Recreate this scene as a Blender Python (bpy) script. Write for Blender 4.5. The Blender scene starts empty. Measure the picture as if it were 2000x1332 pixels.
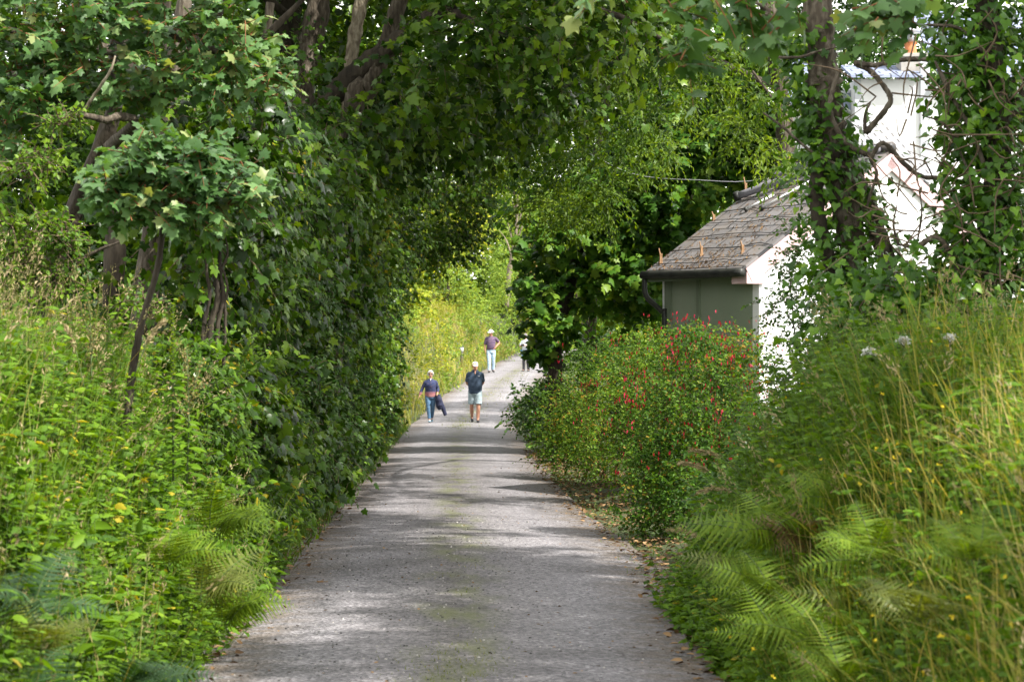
import bpy, math, random
import numpy as np
from mathutils import Vector
S = bpy.context.scene
COL = S.collection
R = math.radians

# ---------------------------------------------------------------- camera, sky, sun, exposure
F, CX, HY, EYE = 4722.0, 897.0, 719.0, 1.65          # 85 mm lens, in pixels of the 2000 wide photograph
cam = bpy.data.cameras.new('camera')
cam.lens = 85.0; cam.sensor_width = 36.0
cam.shift_x = (1000 - CX) / 2000.0
cam.shift_y = (HY - 666) / 2000.0
cam.clip_start = 0.1; cam.clip_end = 3000
cam.dof.use_dof = True; cam.dof.focus_distance = 28.0; cam.dof.aperture_fstop = 6.8
co = bpy.data.objects.new('camera', cam); COL.objects.link(co)
co.location = (0.035, 0, EYE); co.rotation_euler = (R(90), 0, 0)
S.camera = co

SUN_TO = Vector((0.56, -0.34, 0.80)).normalized()     # towards the sun
elev = math.asin(SUN_TO.z); azim = math.atan2(SUN_TO.x, SUN_TO.y)
w = bpy.data.worlds.new('World'); S.world = w; w.use_nodes = True
nt = w.node_tree; nt.nodes.clear()
sky = nt.nodes.new('ShaderNodeTexSky'); sky.sky_type = 'NISHITA'; sky.sun_disc = False
sky.sun_elevation = elev; sky.sun_rotation = azim; sky.dust_density = 1.5
tc = nt.nodes.new('ShaderNodeTexCoord'); mp = nt.nodes.new('ShaderNodeMapping')
mp.inputs['Scale'].default_value = (1.6, 1.6, 4.0)
cn = nt.nodes.new('ShaderNodeTexNoise'); cn.inputs['Scale'].default_value = 2.2; cn.inputs['Detail'].default_value = 7
cr = nt.nodes.new('ShaderNodeValToRGB'); cr.color_ramp.elements[0].position = .30; cr.color_ramp.elements[1].position = .52
mx = nt.nodes.new('ShaderNodeMixRGB'); mx.inputs[2].default_value = (10.6, 10.4, 10.1, 1)   # white cloud
bg = nt.nodes.new('ShaderNodeBackground'); bg.inputs['Strength'].default_value = 0.098
wo = nt.nodes.new('ShaderNodeOutputWorld')
L_ = nt.links.new
L_(tc.outputs['Generated'], mp.inputs[0]); L_(mp.outputs[0], cn.inputs['Vector']); L_(cn.outputs[0], cr.inputs[0])
L_(cr.outputs[0], mx.inputs[0]); L_(sky.outputs[0], mx.inputs[1]); L_(mx.outputs[0], bg.inputs[0]); L_(bg.outputs[0], wo.inputs[0])
sl = bpy.data.lights.new('sun', 'SUN'); sl.energy = 4.0; sl.angle = R(0.7); sl.color = (1.0, .955, .89)
so = bpy.data.objects.new('sun', sl); COL.objects.link(so)
so.rotation_euler = SUN_TO.to_track_quat('Z', 'Y').to_euler(); so.location = (20, -20, 40)
S.view_settings.view_transform = 'Standard'; S.view_settings.look = 'None'
S.view_settings.exposure = 1.64; S.view_settings.gamma = 1
S.render.engine = 'CYCLES'
cy = S.cycles
cy.max_bounces = 5; cy.diffuse_bounces = 2; cy.glossy_bounces = 2; cy.transmission_bounces = 3; cy.transparent_max_bounces = 8
cy.use_denoising = True
try: cy.denoiser = 'OPENIMAGEDENOISE'
except Exception: pass
cy.caustics_reflective = False; cy.caustics_refractive = False
cy.sample_clamp_indirect = 6.0

# ---------------------------------------------------------------- helpers
def at(px, py, d):
    """the point seen at pixel (px, py) of the photograph at d metres along the road"""
    return np.array(((px - CX) / F * d + .035, d, EYE + (HY - py) / F * d))

def unit(a):
    a = np.asarray(a, float)
    return a / np.maximum(np.linalg.norm(a, axis=-1, keepdims=True), 1e-9)

def ss(a, b, x):
    t = np.clip((np.asarray(x, float) - a) / (b - a), 0, 1); return t * t * (3 - 2 * t)

def build(name, parts, mats, parent=None, smooth=False):
    """parts: list of (V, faces(m,k), material index, tint scalar or (n,)) joined into ONE mesh object"""
    vs, loops, starts, mi, rd, sm = [], [], [], [], [], []
    off = 0; lo = 0
    for V, fs, m, r, *flat in parts:
        V = np.asarray(V, float).reshape(-1, 3)
        fs = fs if isinstance(fs, list) else [fs]
        for f in fs:
            f = np.asarray(f, int)
            if f.size == 0: continue
            k = f.shape[1]
            loops.append((f + off).ravel()); starts.append(lo + np.arange(len(f)) * k); lo += f.size
            mi.append(np.full(len(f), m)); sm.append(np.full(len(f), not flat))
        vs.append(V); rd.append(np.broadcast_to(np.asarray(r, float), (len(V),))); off += len(V)
    V = np.concatenate(vs); loops = np.concatenate(loops); starts = np.concatenate(starts); mi = np.concatenate(mi)
    me = bpy.data.meshes.new(name)
    me.vertices.add(len(V)); me.vertices.foreach_set('co', V.ravel())
    me.loops.add(len(loops)); me.loops.foreach_set('vertex_index', loops)
    me.polygons.add(len(starts)); me.polygons.foreach_set('loop_start', starts)
    me.polygons.foreach_set('material_index', mi)
    me.polygons.foreach_set('use_smooth', np.concatenate(sm))
    me.update(calc_edges=True)
    at_ = me.attributes.new('tint', 'FLOAT', 'POINT'); at_.data.foreach_set('value', np.concatenate(rd))
    for m in (mats if isinstance(mats, (list, tuple)) else [mats]): me.materials.append(m)
    o = bpy.data.objects.new(name, me); COL.objects.link(o)
    if parent is not None:
        o.parent = parent
        if parent.type == 'EMPTY' and not parent.get('local'): o.location = -Vector(parent.location)
    return o

def thing(name, label, cat, loc=(0, 0, 0), rz=0, group=None, local=False):
    """an Empty at the base of a thing; local=True when its parts are modelled round the origin, else in world coordinates"""
    o = bpy.data.objects.new(name, None); COL.objects.link(o); o.location = tuple(float(c) for c in loc); o.rotation_euler = (0, 0, rz)
    o.empty_display_size = .2
    if local: o['local'] = 1
    return tag(o, label, cat, group)

def tag(o, label, cat, group=None, kind=None):
    o['label'] = label; o['category'] = cat
    if group: o['group'] = group
    if kind: o['kind'] = kind
    return o

def struct(o, kind='structure'):
    o['kind'] = kind; return o

# ---------------------------------------------------------------- materials
def newmat(name):
    m = bpy.data.materials.new(name); m.use_nodes = True; n = m.node_tree
    n.nodes.clear(); out = n.nodes.new('ShaderNodeOutputMaterial')
    return m, n, out

def ramp(n, cols):
    r = n.nodes.new('ShaderNodeValToRGB'); e = r.color_ramp.elements
    while len(e) < len(cols): e.new(.5)
    for i, c in enumerate(cols):
        p, c = c if len(c) == 2 else (i / max(1, len(cols) - 1), c)
        e[i].position = p; e[i].color = (*c, 1)
    return r

def leafmat(name, cols, rough=.42, spec=.45, trans=.38, tcol=(1.5, 1.4, .4)):
    m, n, out = newmat(name)
    a = n.nodes.new('ShaderNodeAttribute'); a.attribute_name = 'tint'
    r = ramp(n, cols); n.links.new(a.outputs['Fac'], r.inputs[0])
    p = n.nodes.new('ShaderNodeBsdfPrincipled'); p.inputs['Roughness'].default_value = rough
    p.inputs['Specular IOR Level'].default_value = spec
    n.links.new(r.outputs[0], p.inputs['Base Color'])
    t = n.nodes.new('ShaderNodeBsdfTranslucent')
    mu = n.nodes.new('ShaderNodeMixRGB'); mu.blend_type = 'MULTIPLY'; mu.inputs[0].default_value = 1; mu.inputs[2].default_value = (*tcol, 1)
    n.links.new(r.outputs[0], mu.inputs[1]); n.links.new(mu.outputs[0], t.inputs[0])
    x = n.nodes.new('ShaderNodeMixShader'); x.inputs[0].default_value = trans
    n.links.new(p.outputs[0], x.inputs[1]); n.links.new(t.outputs[0], x.inputs[2]); n.links.new(x.outputs[0], out.inputs[0])
    return m

def solid(name, cols, scale=8, rough=.8, bump=0, bscale=40, metal=0, spec=.3, stretch=(1, 1, 1), detail=5):
    """colour broken up by noise in object space, with an optional bump"""
    m, n, out = newmat(name)
    tcn = n.nodes.new('ShaderNodeTexCoord'); mpn = n.nodes.new('ShaderNodeMapping'); mpn.inputs['Scale'].default_value = stretch
    n.links.new(tcn.outputs['Object'], mpn.inputs[0])
    no = n.nodes.new('ShaderNodeTexNoise'); no.inputs['Scale'].default_value = scale; no.inputs['Detail'].default_value = detail
    n.links.new(mpn.outputs[0], no.inputs['Vector'])
    r = ramp(n, [(.3, cols[0]), (.7, cols[-1])] if len(cols) < 3 else [(.25 + .5 * i / (len(cols) - 1), c) for i, c in enumerate(cols)])
    n.links.new(no.outputs[0], r.inputs[0])
    p = n.nodes.new('ShaderNodeBsdfPrincipled'); p.inputs['Roughness'].default_value = rough; p.inputs['Metallic'].default_value = metal
    p.inputs['Specular IOR Level'].default_value = spec
    n.links.new(r.outputs[0], p.inputs['Base Color']); n.links.new(p.outputs[0], out.inputs[0])
    if bump:
        nb = n.nodes.new('ShaderNodeTexNoise'); nb.inputs['Scale'].default_value = bscale; nb.inputs['Detail'].default_value = 6
        n.links.new(mpn.outputs[0], nb.inputs['Vector'])
        b = n.nodes.new('ShaderNodeBump'); b.inputs['Strength'].default_value = bump; b.inputs['Distance'].default_value = .02
        n.links.new(nb.outputs[0], b.inputs['Height']); n.links.new(b.outputs[0], p.inputs['Normal'])
    return m

M = {}
M['sycamore'] = leafmat('sycamore_leaf', [(.0, (.018, .055, .006)), (.45, (.050, .125, .012)), (.8, (.095, .19, .018)), (1, (.15, .23, .025))], rough=.42, spec=0.17, trans=.36)
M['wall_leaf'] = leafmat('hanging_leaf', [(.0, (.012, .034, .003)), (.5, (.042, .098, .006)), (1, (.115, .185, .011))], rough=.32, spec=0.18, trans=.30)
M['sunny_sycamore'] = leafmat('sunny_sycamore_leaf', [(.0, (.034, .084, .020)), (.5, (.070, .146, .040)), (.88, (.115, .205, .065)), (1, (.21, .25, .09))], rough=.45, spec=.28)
M['ash'] = leafmat('ash_leaf', [(.0, (.032, .075, .004)), (.5, (.080, .145, .008)), (1, (.15, .22, .012))], rough=.44, spec=0.17, trans=.48)
M['hawthorn'] = leafmat('hawthorn_leaf', [(.0, (0.035, 0.084, 0.0060)), (.5, (0.077, 0.150, 0.0096)), (1, (0.142, 0.228, 0.0150))], rough=.45, spec=0.20)
M['nettle'] = leafmat('nettle_leaf', [(.0, (0.035, 0.084, 0.0064)), (.5, (0.082, 0.166, 0.0090)), (.97, (0.151, 0.250, 0.0141)), (1, (0.301, 0.256, 0.0192))], rough=.55, spec=0.15)
M['grass'] = leafmat('grass_blade', [(.0, (.040, .090, .008)), (.55, (.098, .165, .018)), (.88, (.17, .225, .04)), (1, (.27, .22, .09))], rough=.5, spec=0.17, trans=.38)
M['dry_grass'] = leafmat('dry_grass_blade', [(.0, (.080, .125, .016)), (.45, (.20, .21, .036)), (.75, (.34, .29, .09)), (1, (.50, .38, .19))], rough=.55, spec=0.15, trans=.35)
M['pale_grass'] = leafmat('pale_grass_blade', [(.0, (.055, .095, .010)), (.5, (.115, .15, .020)), (.85, (.18, .19, .045)), (1, (.28, .22, .09))], rough=.55, spec=0.15, trans=.35)
M['fern'] = leafmat('fern_frond', [(.0, (0.054, 0.105, 0.0060)), (.5, (0.103, 0.175, 0.0100)), (1, (0.167, 0.235, 0.0150))], rough=.5, spec=0.17, trans=.4)
M['ivy'] = leafmat('ivy_leaf', [(.0, (0.018, 0.054, 0.0056)), (.5, (0.054, 0.132, 0.0101)), (.85, (0.106, 0.207, 0.0134)), (1, (0.168, 0.269, 0.0179))], rough=.32, spec=0.21, trans=.34)
M['fuchsia'] = leafmat('fuchsia_leaf', [(.0, (.022, .066, .006)), (.5, (.058, .132, .010)), (.96, (.115, .195, .016)), (1, (.22, .15, .02))], rough=.5, spec=.15, trans=.42)
M['fuchsia_pale'] = leafmat('pale_fuchsia_leaf', [(.0, (.034, .090, .006)), (.5, (.092, .180, .012)), (.95, (.17, .255, .02)), (1, (.26, .17, .02))], rough=.5, spec=.15, trans=.42)
M['privet'] = leafmat('privet_leaf', [(.0, (0.016, 0.048, 0.0060)), (.6, (0.031, 0.085, 0.0090)), (1, (0.069, 0.135, 0.0125))], rough=.35, spec=0.25, trans=.3)
M['yellow_bush'] = leafmat('yellow_green_leaf', [(.0, (.085, .140, .010)), (.5, (.21, .26, .018)), (1, (.34, .33, .03))], rough=.5, spec=0.17, trans=.4)
M['far_green'] = leafmat('far_leaf', [(.0, (0.080, 0.152, 0.0174)), (.5, (0.167, 0.261, 0.0319)), (1, (0.290, 0.362, 0.0508))], rough=.5, spec=0.17, trans=.4)  # leaf colour raised paler to stand for the overexposed, hazy distance
M['rust'] = leafmat('rust_leaf', [(.0, (.10, .06, .025)), (1, (.24, .12, .05))], rough=.6, spec=0.15)
M['red_flower'] = leafmat('fuchsia_flower', [(.0, (.22, .008, .018)), (.6, (.38, .014, .032)), (1, (.50, .04, .09))], rough=.4, spec=0.20, trans=.3, tcol=(1.2, .8, .8))
M['white_flower'] = leafmat('white_flower', [(.0, (.55, .55, .50)), (1, (.75, .74, .72))], rough=.7, spec=0.10, trans=.3, tcol=(1, 1, 1))
M['yellow_flower'] = leafmat('yellow_flower', [(.0, (.55, .42, .02)), (1, (.70, .55, .04))], rough=.6, spec=0.15, trans=.3, tcol=(1, 1, .8))
M['seed'] = leafmat('seed_head', [(.0, (.15, .15, .055)), (.5, (.28, .22, .11)), (1, (.42, .34, .20))], rough=.8, spec=0.10, trans=.25, tcol=(1, 1, .8))
M['dock_seed'] = leafmat('dock_seed', [(.0, (.12, .15, .04)), (1, (.22, .15, .06))], rough=.8, spec=0.10, trans=.15, tcol=(1, 1, .8))
M['litter'] = leafmat('dead_leaf', [(.0, (.045, .028, .016)), (.5, (.13, .075, .035)), (1, (.28, .18, .09))], rough=.8, spec=0.10, trans=.1, tcol=(1, .9, .7))
M['bark'] = solid('bark', [(.020, .015, .010), (.066, .052, .036), (.16, .138, .105)], 24, .9, 1.0, 50, stretch=(1, 1, .25), detail=9)
M['dark_bark'] = solid('dark_bark', [(.014, .011, .007), (.036, .028, .019), (.062, .050, .034)], 14, .9, 1.0, 34, stretch=(1, 1, .22))
M['pale_bark'] = solid('pale_bark', [(.060, .046, .030), (.17, .140, .096), (.32, .28, .21)], 24, .9, .9, 50, stretch=(1, 1, .4), detail=9)
M['twig'] = solid('twig_bark', [(.06, .042, .026), (.14, .10, .06)], 12, .9)
M['red_twig'] = solid('red_stalk', [(.13, .05, .022), (.20, .09, .03)], 12, .8)
M['stem'] = solid('green_stem', [(.045, .075, .02), (.09, .12, .04)], 12, .7)
# ---------------------------------------------------------------- leaf, twig, trunk and blade builders
def tpl_star(half, c, zc=.04):
    """leaf outline given as its right half from base to tip, fanned from a centre on the midrib"""
    rt = np.array(half, float); lf = rt[1:-1][::-1].copy(); lf[:, 0] *= -1
    o = np.concatenate([rt, lf]); z = -.16 * np.abs(o[:, 0]) - .18 * np.clip(o[:, 1] - .3, 0, 9) ** 2
    V = np.concatenate([np.column_stack([o, z]), [[0, c, zc]]]); n = len(o)
    return V, np.array([[i, (i + 1) % n, n] for i in range(n)])
MAPLE = tpl_star([(0, 0), (.18, -.10), (.42, -.03), (.50, .13), (.36, .27), (.48, .42), (.53, .62), (.33, .58), (.21, .66), (.12, .86), (0, 1)], .32)
MAPLE_L = tpl_star([(0, 0), (.46, .04), (.30, .26), (.50, .56), (.20, .58), (0, 1)], .32)
IVYL = tpl_star([(0, .05), (.34, -.08), (.48, .22), (.27, .45), (0, .95)], .3)
def tpl_oval(w, z=.06):
    V = np.array([(0, 0, 0), (w, .32, z), (w * .8, .66, z * .6), (0, 1, -.1), (-w * .8, .66, z * .6), (-w, .32, z)], float)
    return V, np.array([[0, 1, 2, 3], [0, 3, 4, 5]])
OVAL = tpl_oval(.30); NARROW = tpl_oval(.20); LANCE = tpl_oval(.13)
def tpl_tooth():                                      # toothed nettle or bramble leaf
    return tpl_star([(0, 0), (.26, .06), (.24, .18), (.34, .28), (.25, .40), (.28, .52), (.16, .62), (.15, .78), (0, 1)], .4, .07)
TOOTH = tpl_tooth()

def inst(tpl, P, A, N, s, tint, m=0):
    tv, tf = tpl; n = len(P)
    Y = unit(A); X = unit(np.cross(Y, N)); Z = np.cross(X, Y); s = np.broadcast_to(np.asarray(s, float), (n,))
    V = P[:, None] + s[:, None, None] * (tv[None, :, 0, None] * X[:, None] + tv[None, :, 1, None] * Y[:, None] + tv[None, :, 2, None] * Z[:, None])
    Fc = (tf[None] + (np.arange(n) * len(tv))[:, None, None]).reshape(-1, tf.shape[1])
    return V.reshape(-1, 3), Fc, m, np.repeat(np.broadcast_to(tint, (n,)), len(tv))

def twig_parts(O, D, L, droop, r, m, nseg=2):
    n = len(O); t = np.linspace(0, 1, nseg + 1)
    P = O[:, None] + D[:, None] * (L[:, None] * t)[..., None]; P[..., 2] -= droop * L[:, None] * t ** 2
    a = unit(np.cross(D, rng0.normal(size=(n, 3)))); b = np.cross(unit(D), a)
    ang = [0, 2.09, 4.19]; ring = np.stack([np.cos(q) * a + np.sin(q) * b for q in ang], 1)
    V = P[:, :, None] + ring[:, None] * (np.broadcast_to(np.asarray(r, float), (n,))[:, None] * (1 - .75 * t))[..., None, None]
    base = (np.arange(n) * (nseg + 1) * 3)[:, None, None]
    f = np.array([[i * 3 + k, i * 3 + (k + 1) % 3, i * 3 + 3 + (k + 1) % 3, i * 3 + 3 + k] for i in range(nseg) for k in range(3)])
    return V.reshape(-1, 3), (f[None] + base).reshape(-1, 4), m, .5
rng0 = np.random.default_rng(1)

def spray(rng, O, D, L, K, size, tpl, tint, droop=.3, spread=.9, up=.8, face=(0, 0, 0), jit=.45, hang=.2, m=0, tj=.28):
    """K leaves set alternately along each of the twigs (O, D, L)"""
    n = len(O); L = np.broadcast_to(np.asarray(L, float), (n,)); t = (np.arange(K) + .75) / K
    P = O[:, None] + D[:, None] * (L[:, None] * t)[..., None]; P[..., 2] -= droop * L[:, None] * t ** 2
    T = np.repeat(D[:, None], K, 1); T[..., 2] -= 2 * droop * t; T = unit(T)
    side = unit(np.cross(T, np.array([0, 0, 1.0]) + rng.normal(size=T.shape) * .25))
    sg = np.where(np.arange(K) % 2, 1, -1)[None, :, None]
    sg = np.where((np.arange(K) == K - 1)[None, :, None], 0, sg)
    A = T * .7 + side * sg * spread + rng.normal(size=T.shape) * jit; A[..., 2] -= hang
    N = np.array([0, 0, up]) + np.asarray(face, float) + rng.normal(size=T.shape) * jit
    s = size * (.62 + .6 * rng.random((n, K))) * np.where(t > .8, .85, 1)
    ti = np.clip(np.broadcast_to(tint, (n,))[:, None] + rng.normal(size=(n, K)) * tj, 0, 1)
    return inst(tpl, P.reshape(-1, 3), A.reshape(-1, 3), N.reshape(-1, 3), s.ravel(), ti.ravel(), m)

def blob_twigs(rng, blobs, per, Lt, upb=.15, inner=.35, clump=.16):
    """twigs springing through the outer shell of ellipsoid masses (centre, radii, weight)"""
    Os, Ds, Ts = [], [], []
    for b in blobs:
        c = np.array(b[:3], float); r = np.array(b[3:6], float); wgt = b[6] if len(b) > 6 else 1
        n = max(3, int(per * wgt * (r[0] * r[1] + r[1] * r[2] + r[0] * r[2])))
        u = unit(rng.normal(size=(n, 3)))
        # a few lobes and hollows so that the mass is not an egg
        k = unit(rng.normal(size=(7, 3))); amp = rng.uniform(-.28, .30, 7)
        lump = 1 + (amp[None] * np.clip(u @ k.T, 0, 1) ** 4).sum(1)
        q = inner + (1 - inner) * rng.random(n) ** .6
        O = c + u * r * (q * lump)[:, None]
        D = unit(u * .9 + rng.normal(size=(n, 3)) * .5 + np.array([0, 0, upb]))
        Os.append(O - D * Lt * .5); Ds.append(D)
        cl = rng.normal() * clump * .7
        Ts.append(.42 + cl + (amp[None] * 1.0 * np.clip(u @ k.T, 0, 1) ** 4).sum(1) * .8 + rng.normal(size=n) * clump * .6)
    return np.concatenate(Os), np.concatenate(Ds), np.clip(np.concatenate(Ts), 0, 1)

def crown(name, seed, blobs, per, Lt, K, size, tpl, mat, parent, twigs=True, tw='twig', keep=None, **kw):
    rng = np.random.default_rng(seed); bk = {k: kw.pop(k) for k in ('upb', 'inner', 'clump') if k in kw}
    O, D, T = blob_twigs(rng, blobs, per, Lt, **bk)
    if keep is not None:
        q = keep(O); O, D, T = O[q], D[q], T[q]
    L = Lt * (.6 + .8 * rng.random(len(O)))
    ps = [spray(rng, O, D, L, K, size, tpl, T, **kw)]
    mats = [M[mat]]
    if twigs: ps.append(twig_parts(O, D, L, kw.get('droop', .3), .006 if twigs is True else twigs, 1)); mats.append(M[tw])
    return build(name, ps, mats, parent)

def catmull(P, n=5):
    P = np.asarray(P, float); Q = np.concatenate([[2 * P[0] - P[1]], P, [2 * P[-1] - P[-2]]]); out = []
    for i in range(1, len(Q) - 2):
        for t in np.arange(n) / n:
            out.append(.5 * (2 * Q[i] + (Q[i + 1] - Q[i - 1]) * t + (2 * Q[i - 1] - 5 * Q[i] + 4 * Q[i + 1] - Q[i + 2]) * t * t + (3 * Q[i] - Q[i - 1] - 3 * Q[i + 1] + Q[i + 2]) * t ** 3))
    out.append(Q[-2]); return np.array(out)

def tube(P, rad, sides=10, m=0, n=5, wob=.10, seed=0, ref=None, cap=True, tint=.5, smooth=True):
    """tapered limb through the points P; rad is one radius, or (rx, ry), per point"""
    P = np.asarray(P, float); rad = np.asarray(rad, float)
    if rad.ndim == 0: rad = np.full(len(P), float(rad))
    if rad.ndim == 1: rad = np.column_stack([rad, rad])
    C = catmull(P, n) if smooth and len(P) > 1 else P
    s = np.linspace(0, 1, len(P)); sc = np.linspace(0, 1, len(C))
    rr = np.column_stack([np.interp(sc, s, rad[:, 0]), np.interp(sc, s, rad[:, 1])])
    T = unit(np.gradient(C, axis=0)); X = np.zeros_like(T)
    x = np.array(ref if ref is not None else ([1., 0, 0] if abs(T[0][0]) < .8 else [0, 1., 0]))
    for i in range(len(C)):
        x = x - T[i] * (x @ T[i]); x = x / max(np.linalg.norm(x), 1e-9); X[i] = x
        if ref is not None: x = np.array(ref, float)
    Y = np.cross(T, X); a = np.arange(sides) * 2 * np.pi / sides
    rg = np.random.default_rng(seed); k = 1 + (rg.normal(size=(len(C), sides)) * wob * .5 + np.sin(a * 3 + seed) * wob * .6 + rg.normal(size=(len(C), 1)) * wob * .3 if wob else 0)
    V = C[:, None] + (np.cos(a)[None, :, None] * X[:, None] * rr[:, :1, None] + np.sin(a)[None, :, None] * Y[:, None] * rr[:, 1:, None]) * (k[..., None] if wob else 1)
    nC = len(C); i, j = np.meshgrid(np.arange(nC - 1), np.arange(sides), indexing='ij'); j2 = (j + 1) % sides
    q = np.stack([i * sides + j, i * sides + j2, (i + 1) * sides + j2, (i + 1) * sides + j], -1).reshape(-1, 4)
    V = V.reshape(-1, 3); fs = [q]
    if cap:
        V = np.concatenate([V, C[:1], C[-1:]]); b, t_ = nC * sides, nC * sides + 1; jj = np.arange(sides); j2 = (jj + 1) % sides
        fs.append(np.stack([j2, jj, np.full(sides, b)], -1)); fs.append(np.stack([(nC - 1) * sides + jj, (nC - 1) * sides + j2, np.full(sides, t_)], -1))
    return V, fs, m, tint

def box(x0, x1, y0, y1, z0, z1, m=0):
    V = np.array([(x, y, z) for z in (z0, z1) for y in (y0, y1) for x in (x0, x1)], float)
    return V, np.array([[0, 2, 3, 1], [4, 5, 7, 6], [0, 1, 5, 4], [2, 6, 7, 3], [0, 4, 6, 2], [1, 3, 7, 5]]), m, .5, 1

def slab(poly, vec, m=0):
    """flat polygon given thickness vec"""
    p = np.array(poly, float); n = len(p); v = np.array(vec, float); V = np.concatenate([p, p + v])
    fs = [np.array([[i, (i + 1) % n, n + (i + 1) % n, n + i] for i in range(n)])]
    fs += [np.arange(n)[::-1][None], (n + np.arange(n))[None]]
    return V, fs, m, .5, 1

def blades(rng, P, L, wd, lean, tint, m=0, seg=4, az=None, curl=.8):
    """grass blades: narrow strips that rise, lean and bend over"""
    n = len(P); L = np.broadcast_to(np.asarray(L, float), (n,)); lean = np.broadcast_to(np.asarray(lean, float), (n,))
    a = rng.uniform(0, 2 * np.pi, n) if az is None else az
    H = np.column_stack([np.cos(a), np.sin(a), np.zeros(n)]); sd = np.column_stack([-np.sin(a), np.cos(a), np.zeros(n)])
    tw = rng.normal(size=n) * .6; sd = sd * np.cos(tw)[:, None] + H * np.sin(tw)[:, None]
    t = np.linspace(0, 1, seg + 1); ang = lean[:, None] * (.25 + curl * 1.3 * t[None])
    dx = np.sin(ang) * L[:, None] / seg; dz = np.cos(ang) * L[:, None] / seg
    X = np.concatenate([np.zeros((n, 1)), np.cumsum(dx[:, 1:], 1)], 1); Z = np.concatenate([np.zeros((n, 1)), np.cumsum(dz[:, 1:], 1)], 1)
    C = P[:, None] + H[:, None] * X[..., None]; C[..., 2] += Z
    ww = np.broadcast_to(np.asarray(wd, float), (n,))[:, None] * np.array([.7, 1, .85, .55, .08] if seg == 4 else np.linspace(1, .1, seg + 1))
    V = np.stack([C - sd[:, None] * ww[..., None], C + sd[:, None] * ww[..., None]], 2)
    f = np.array([[2 * i, 2 * i + 1, 2 * i + 3, 2 * i + 2] for i in range(seg)])
    Fc = (f[None] + (np.arange(n) * (seg + 1) * 2)[:, None, None]).reshape(-1, 4)
    return (V.reshape(-1, 3), Fc, m, np.repeat(np.broadcast_to(tint, (n,)), (seg + 1) * 2)), C[:, -1], unit(C[:, -1] - C[:, -2])

def seed_heads(rng, Tip, Dir, size, K, m=1, slim=.10):
    """loose panicles at the tips of grass stalks"""
    n = len(Tip); t = (np.arange(K) + .5) / K
    P = Tip[:, None] - Dir[:, None] * (size * (1 - t))[..., None] + rng.normal(size=(n, K, 3)) * size * .07
    A = Dir[:, None] * 1.2 + rng.normal(size=(n, K, 3)) * .45; A[..., 2] -= .15
    N = rng.normal(size=(n, K, 3)); s = .034 * (.9 - .45 * t)[None] * (.7 + .6 * rng.random((n, K)))
    ti = np.repeat(rng.random(n)[:, None], K, 1)
    return inst(tpl_oval(slim), P.reshape(-1, 3), A.reshape(-1, 3), N.reshape(-1, 3), s.ravel(), ti.ravel(), m)

def stems(rng, P, H, K, size, tpl, tint, m=0, ms=1, lean=.25, taper=.6, up=.7, jit=.3, r=.003, hang=.25, start=.12):
    """upright leafy stems with crossed pairs of leaves, as nettles and bramble shoots grow"""
    n = len(P); D = unit(np.column_stack([rng.normal(size=n) * lean, rng.normal(size=n) * lean, np.ones(n)]))
    t = start + (1 - start) * (np.arange(K) + .5) / K
    Q = P[:, None] + D[:, None] * (H[:, None] * t)[..., None]; Q = np.repeat(Q, 2, 1)
    a = rng.uniform(0, 6.28, n)[:, None] + np.arange(K)[None] * 1.57 + rng.normal(size=(n, K)) * .3
    a = np.stack([a, a + np.pi], 2).reshape(n, 2 * K)
    A = np.stack([np.cos(a), np.sin(a), np.full_like(a, .12 - hang)], -1) + rng.normal(size=a.shape + (3,)) * jit * .6
    N = np.array([0, 0, up]) + rng.normal(size=A.shape) * jit
    s = size * (1 - taper * np.abs(np.repeat(t, 2) - .35))[None] * (.7 + .5 * rng.random((n, 2 * K)))
    ti = np.clip(np.broadcast_to(tint, (n,))[:, None] + rng.normal(size=(n, 2 * K)) * .2, 0, 1)
    return [inst(tpl, Q.reshape(-1, 3), A.reshape(-1, 3), N.reshape(-1, 3), s.ravel(), ti.ravel(), m), twig_parts(P, D, H, 0, r, ms, 1)]

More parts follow.
